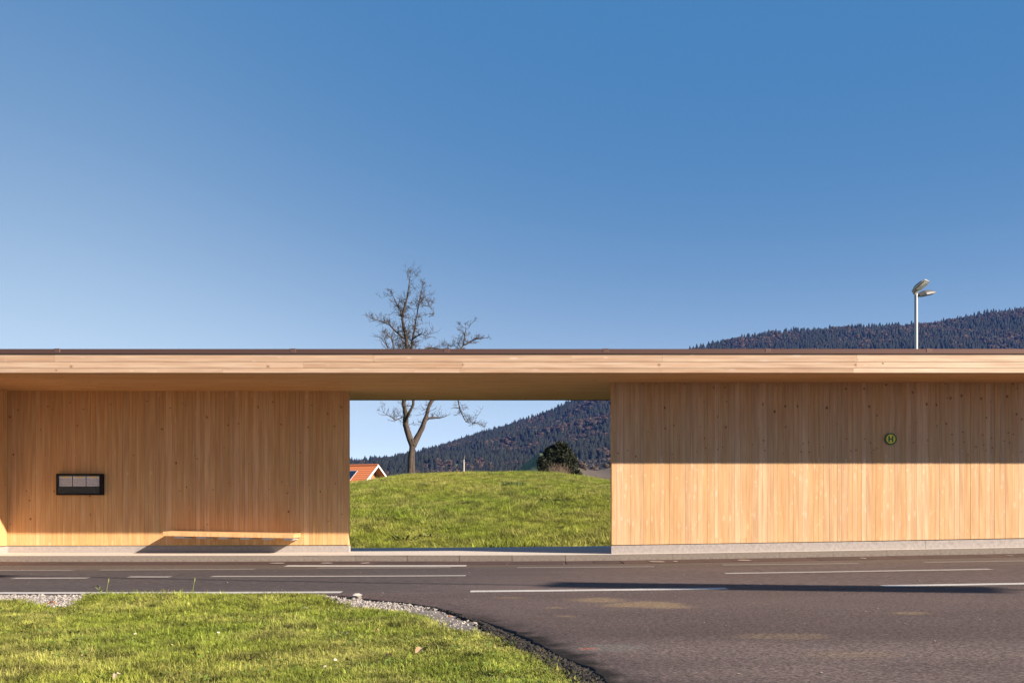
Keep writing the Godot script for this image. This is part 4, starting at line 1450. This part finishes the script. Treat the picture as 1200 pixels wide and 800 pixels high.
func lawn() -> void:
	var m := grass_mat()
	var kinds := [tuft_mesh(14, 0.045, 0.02, 0.052, 0.0022, 0.8), tuft_mesh(14, 0.055, 0.012, 0.04, 0.0026, 1.3), tuft_mesh(9, 0.035, 0.03, 0.075, 0.0020, 0.6)]
	var xf := [[], [], []]
	var cl := [[], [], []]
	var n := 0
	while n < 110000:
		n += 1
		var d := rng.randf_range(4.6, 12.6)
		var x := rng.randf_range(-0.62 * d - 2.0, 1.1)
		if not Geometry2D.is_point_in_polygon(Vector2(x + 0.06 * rng.randfn(), d + 0.09 * rng.randfn()), LAWN): continue
		if x > interp(EDGE, d) - 0.05: continue
		var bare := n2.get_noise_2d(x * 90, d * 90)
		if bare > 0.42 and rng.randf() < 0.7: continue
		var k := 0 if rng.randf() < 0.5 else (1 if rng.randf() < 0.75 else 2)
		var nearedge := smoothstep(0.9, 0.2, absf(x - interp(EDGE, d)))
		var s := rng.randf_range(0.75, 1.25) * (1.0 + 0.5 * n1.get_noise_2d(x * 50 + 70, d * 50)) * (1.0 - 0.25 * nearedge) * (1.0 + 0.5 * smoothstep(11.8, 12.5, d) * rng.randf())
		xf[k].append(Transform3D(Basis(Vector3.UP, rng.randf() * TAU).scaled(Vector3(s, s, s)), Vector3(x, ground(x, d), -d)))
		cl[k].append(grass_color(x, d, 0.12 + 0.25 * nearedge + 0.08 * smoothstep(10.5, 7.0, d)))
	for k in 3:
		scatter("lawn_grass", kinds[k], m, xf[k], cl[k], ["short green lawn grass in the near left corner", "low flattened lawn grass between the taller blades near the camera", "taller single lawn blades scattered over the near grass"][k], "grass")
	# clover and plantain leaves among the blades
	var lx := []; var lc := []
	for i in 5200:
		var d := rng.randf_range(5.0, 12.5)
		var x := rng.randf_range(-0.6 * d - 1.0, 0.6)
		if not Geometry2D.is_point_in_polygon(Vector2(x, d), LAWN): continue
		if n1.get_noise_2d(x * 70 + 500, d * 70) < 0.02: continue
		var s := rng.randf_range(0.5, 1.3)
		lx.append(Transform3D(Basis.from_euler(Vector3(rng.randf_range(-0.5, 0.5), rng.randf() * TAU, rng.randf_range(-0.5, 0.5))).scaled(Vector3.ONE * s), Vector3(x, ground(x, d) + rng.randf_range(0.015, 0.045), -d)))
		var v := rng.randf_range(0.7, 1.3)
		lc.append(Color(0.105 * v, 0.155 * v, 0.028 * v))
	var st := st_new()
	for k in 3:
		var a := TAU * k / 3
		var u := Vector3(cos(a), 0.15, sin(a))
		var w := Vector3(-sin(a), 0, cos(a)) * 0.009
		quad(st, Vector3.ZERO, u * 0.012 + w, u * 0.026, u * 0.012 - w)
	scatter("clover", st.commit(), m, lx, lc, "small clover leaves mixed into the near lawn", "ground cover")
	# flower stalks that stand above the lawn against the road
	var green := mat(lin(0.16, 0.20, 0.05), 0.7)
	for a in [[-4.90, 12.15, 0.24, "left"], [-3.85, 12.12, 0.25, "right"]]:
		var g := thing("seed_stalk", "thin tall grass stalk above the lawn edge, the %s one of two" % a[3], "grass stalk", Vector3(a[0], ground(a[0], a[1]), -a[1]), 0.0, "seed stalks at the lawn edge")
		st = st_new()
		tube(st, [Vector3.ZERO, Vector3(0.008, a[2] * 0.5, 0), Vector3(0.028, a[2], 0)], [0.004, 0.0035, 0.0025], 5)
		part("stem", st, green, g)
		st = st_new()
		tube(st, [Vector3(0.022, a[2] * 0.8, 0), Vector3(0.026, a[2] * 0.92, 0), Vector3(0.032, a[2] * 1.05, 0)], [0.003, 0.008, 0.002], 6)
		part("seed_head", st, mat(lin(0.22, 0.22, 0.08), 0.8), g)
	var w := thing("tall_weed", "small leafy weed upright at the left lawn edge beside the gravel", "weed", Vector3(-5.0, ground(-5.0, 12.2), -12.2))
	st = st_new()
	tube(st, [Vector3.ZERO, Vector3(0, 0.15, 0)], [0.005, 0.003], 5)
	part("stem", st, green, w)
	for i in 7:
		var a := i * 2.4
		st = st_new()
		var u := Vector3(cos(a), 0.6, sin(a)).normalized()
		var q := Vector3(-sin(a), 0, cos(a)) * 0.014
		var b := Vector3(0, 0.03 + i * 0.018, 0)
		quad(st, b, b + u * 0.035 + q, b + u * 0.075, b + u * 0.035 - q)
		part("leaf", st, green, w)
	# daisies
	var petal := mat(lin(0.75, 0.74, 0.72), 0.8)
	var dn := 0
	for a in [[-3.27, 8.73], [-2.56, 8.77], [-2.72, 8.05], [-3.6, 7.22], [-3.22, 7.53], [-1.19, 9.18], [-1.29, 6.94], [-1.27, 7.23], [-2.62, 6.7]]:
		var f := thing("daisy", "small white daisy in the near lawn", "flower", Vector3(a[0], ground(a[0], a[1]), -a[1]), dn * 1.0, "daisies in the lawn")
		dn += 1
		st = st_new()
		for i in 12:
			var an := TAU * i / 12
			var u := Vector3(cos(an), 0.25, sin(an))
			var q := Vector3(-sin(an), 0, cos(an)) * 0.004
			quad(st, u * 0.002, u * 0.008 + q, u * 0.012, u * 0.008 - q)
		var o := part("petals", st, petal, f, Vector3(0, 0.065, 0))
		o.rotation = Vector3(0.5, 0, 0.1)
		st = st_new()
		tube(st, [Vector3(0, 0.063, 0), Vector3(0, 0.071, 0.003)], [0.005, 0.003], 8)
		part("eye", st, mat(lin(0.6, 0.4, 0.02), 0.8), f)
		st = st_new()
		tube(st, [Vector3.ZERO, Vector3(0, 0.065, 0)], [0.0015, 0.0015], 4)
		part("stem", st, green, f)
	# fallen leaves
	for a in [[-5.16, 11.25, 0.12, Color(0.50, 0.17, 0.03), "curled orange dead leaf on the gravel at the far left"], [-0.70, 7.70, 0.13, Color(0.36, 0.24, 0.13), "tan dead leaf lying on the near lawn"], [-2.62, 6.64, 0.05, Color(0.36, 0.29, 0.19), "pale dead leaf in the grass at the bottom left"], [-0.92, 7.45, 0.07, Color(0.30, 0.17, 0.08), "brown dead leaf near the tan leaf on the lawn"], [-1.2, 8.9, 0.05, Color(0.28, 0.18, 0.1), "small brown dead leaf behind the daisy on the lawn"]]:
		var f := thing("fallen_leaf", a[4], "leaf", Vector3(a[0], ground(a[0], a[1]) + 0.05, -a[1]), a[0] * 3.0, "dead leaves")
		st = st_new()
		var L: float = a[2]
		var prev := []
		for i in 7:
			var t := i / 6.0
			var wd := sin(PI * clampf(t, 0.04, 0.97)) * L * 0.3
			var y := 0.02 * sin(t * 5.0) + 0.15 * L * t
			var row := [Vector3(L * (t - 0.5), y + wd * 0.5, -wd), Vector3(L * (t - 0.5), y, 0), Vector3(L * (t - 0.5), y + wd * 0.35, wd)]
			if prev:
				quad(st, prev[0], row[0], row[1], prev[1])
				quad(st, prev[1], row[1], row[2], prev[2])
			prev = row
		part("blade", st, mat(lin(a[3].r, a[3].g, a[3].b), 0.8), f)
		st = st_new()
		tube(st, [Vector3(-L * 0.5, 0, 0), Vector3(-L * 0.75, 0.012, 0.01)], [0.0022, 0.0015], 4)
		part("stalk", st, mat(lin(0.2, 0.12, 0.05), 0.8), f)

func meadow() -> void:
	var m := grass_mat()
	var kinds := [tuft_mesh(18, 0.16, 0.05, 0.12, 0.0045, 0.8), tuft_mesh(18, 0.2, 0.03, 0.09, 0.005, 1.3), tuft_mesh(12, 0.12, 0.09, 0.20, 0.004, 0.6)]
	var xf := [[], [], []]
	var cl := [[], [], []]
	for i in 150000:
		var d := 24.0 + 38.5 * pow(rng.randf(), 1.25)
		var x := rng.randf_range(-0.165 * d - 3.5, 0.10 * d + 3.0)
		var k := 0 if rng.randf() < 0.55 else (1 if rng.randf() < 0.8 else 2)
		var tall := n2.get_noise_2d(x * 22 + 40, d * 12)
		var s := rng.randf_range(0.7, 1.25) * (1.0 + 0.7 * maxf(tall, -0.4))
		s *= 1.0 + 0.35 * smoothstep(40, 26, d) * rng.randf()
		xf[k].append(Transform3D(Basis(Vector3.UP, rng.randf() * TAU).scaled(Vector3(s, s, s)), Vector3(x, ground(x, d), -d)))
		var weedy := smoothstep(3.0, 7.0, x) * smoothstep(48, 58, d) * 0.5
		var gc := grass_color(x * 0.7, d * 0.45, 0.10 + weedy + 0.08 * smoothstep(32, 48, d))
		cl[k].append(gc)
	for k in 3:
		scatter("meadow_grass", kinds[k], m, xf[k], cl[k], ["green meadow grass on the rise seen through the gap", "flattened meadow grass between the tufts on the rise", "long meadow tufts standing out on the rise"][k], "grass")
	# clumps of dock and thistle near the foot of the rise and a few dark tussocks higher up
	var leafm := [mat(lin(0.115, 0.155, 0.04), 0.7), mat(lin(0.13, 0.17, 0.05), 0.7), mat(lin(0.18, 0.20, 0.10), 0.8)]
	var spots := [[-3.0, 28.2, 0.5, 0, "left of the gap's middle"], [-2.3, 28.6, 0.42, 2, "second from the left"], [-1.7, 28.0, 0.35, 1, "third from the left"], [0.2, 28.6, 0.4, 1, "in the middle"], [2.1, 28.3, 0.45, 0, "near the right wall"], [0.75, 30.0, 0.3, 0, "right of the middle"]]
	for a in spots:
		var w := thing("weed_clump", "leafy weed clump at the foot of the rise, " + a[4], "weed", Vector3(a[0], ground(a[0], a[1]), -a[1]), a[0], "weeds at the foot of the rise")
		for i in 34:
			var an := rng.randf() * TAU
			var u := Vector3(cos(an), rng.randf_range(0.3, 1.4), sin(an)).normalized()
			var q := Vector3(-sin(an), 0, cos(an)) * 0.03
			var L: float = a[2] * rng.randf_range(0.3, 0.7)
			var b := Vector3(cos(an), 0, sin(an)) * rng.randf_range(0.0, 0.35)
			var st := st_new()
			quad(st, b, b + u * L * 0.5 + q, b + u * L - Vector3(0, L * 0.25, 0), b + u * L * 0.5 - q)
			part("leaf", st, leafm[a[3]], w)
	for a in [[0.05, 41.0, 0.9, "darkest tussock on the slope, right of the middle"], [3.9, 38.0, 0.8, "dark tussock on the slope beside the right wall"], [-0.9, 50.0, 0.6, "small dark tussock high on the slope"]]:
		var w := thing("tussock", a[3], "grass tuft", Vector3(a[0], ground(a[0], a[1]), -a[1]), 0.0, "dark tussocks")
		var o := put("blades", tuft_mesh(160, 0.4, 0.15, 0.42, 0.012, 0.7), mat(lin(0.05, 0.08, 0.018), 0.8), w)
		o.scale = Vector3(a[2] * 1.4, a[2] * 0.8, a[2])
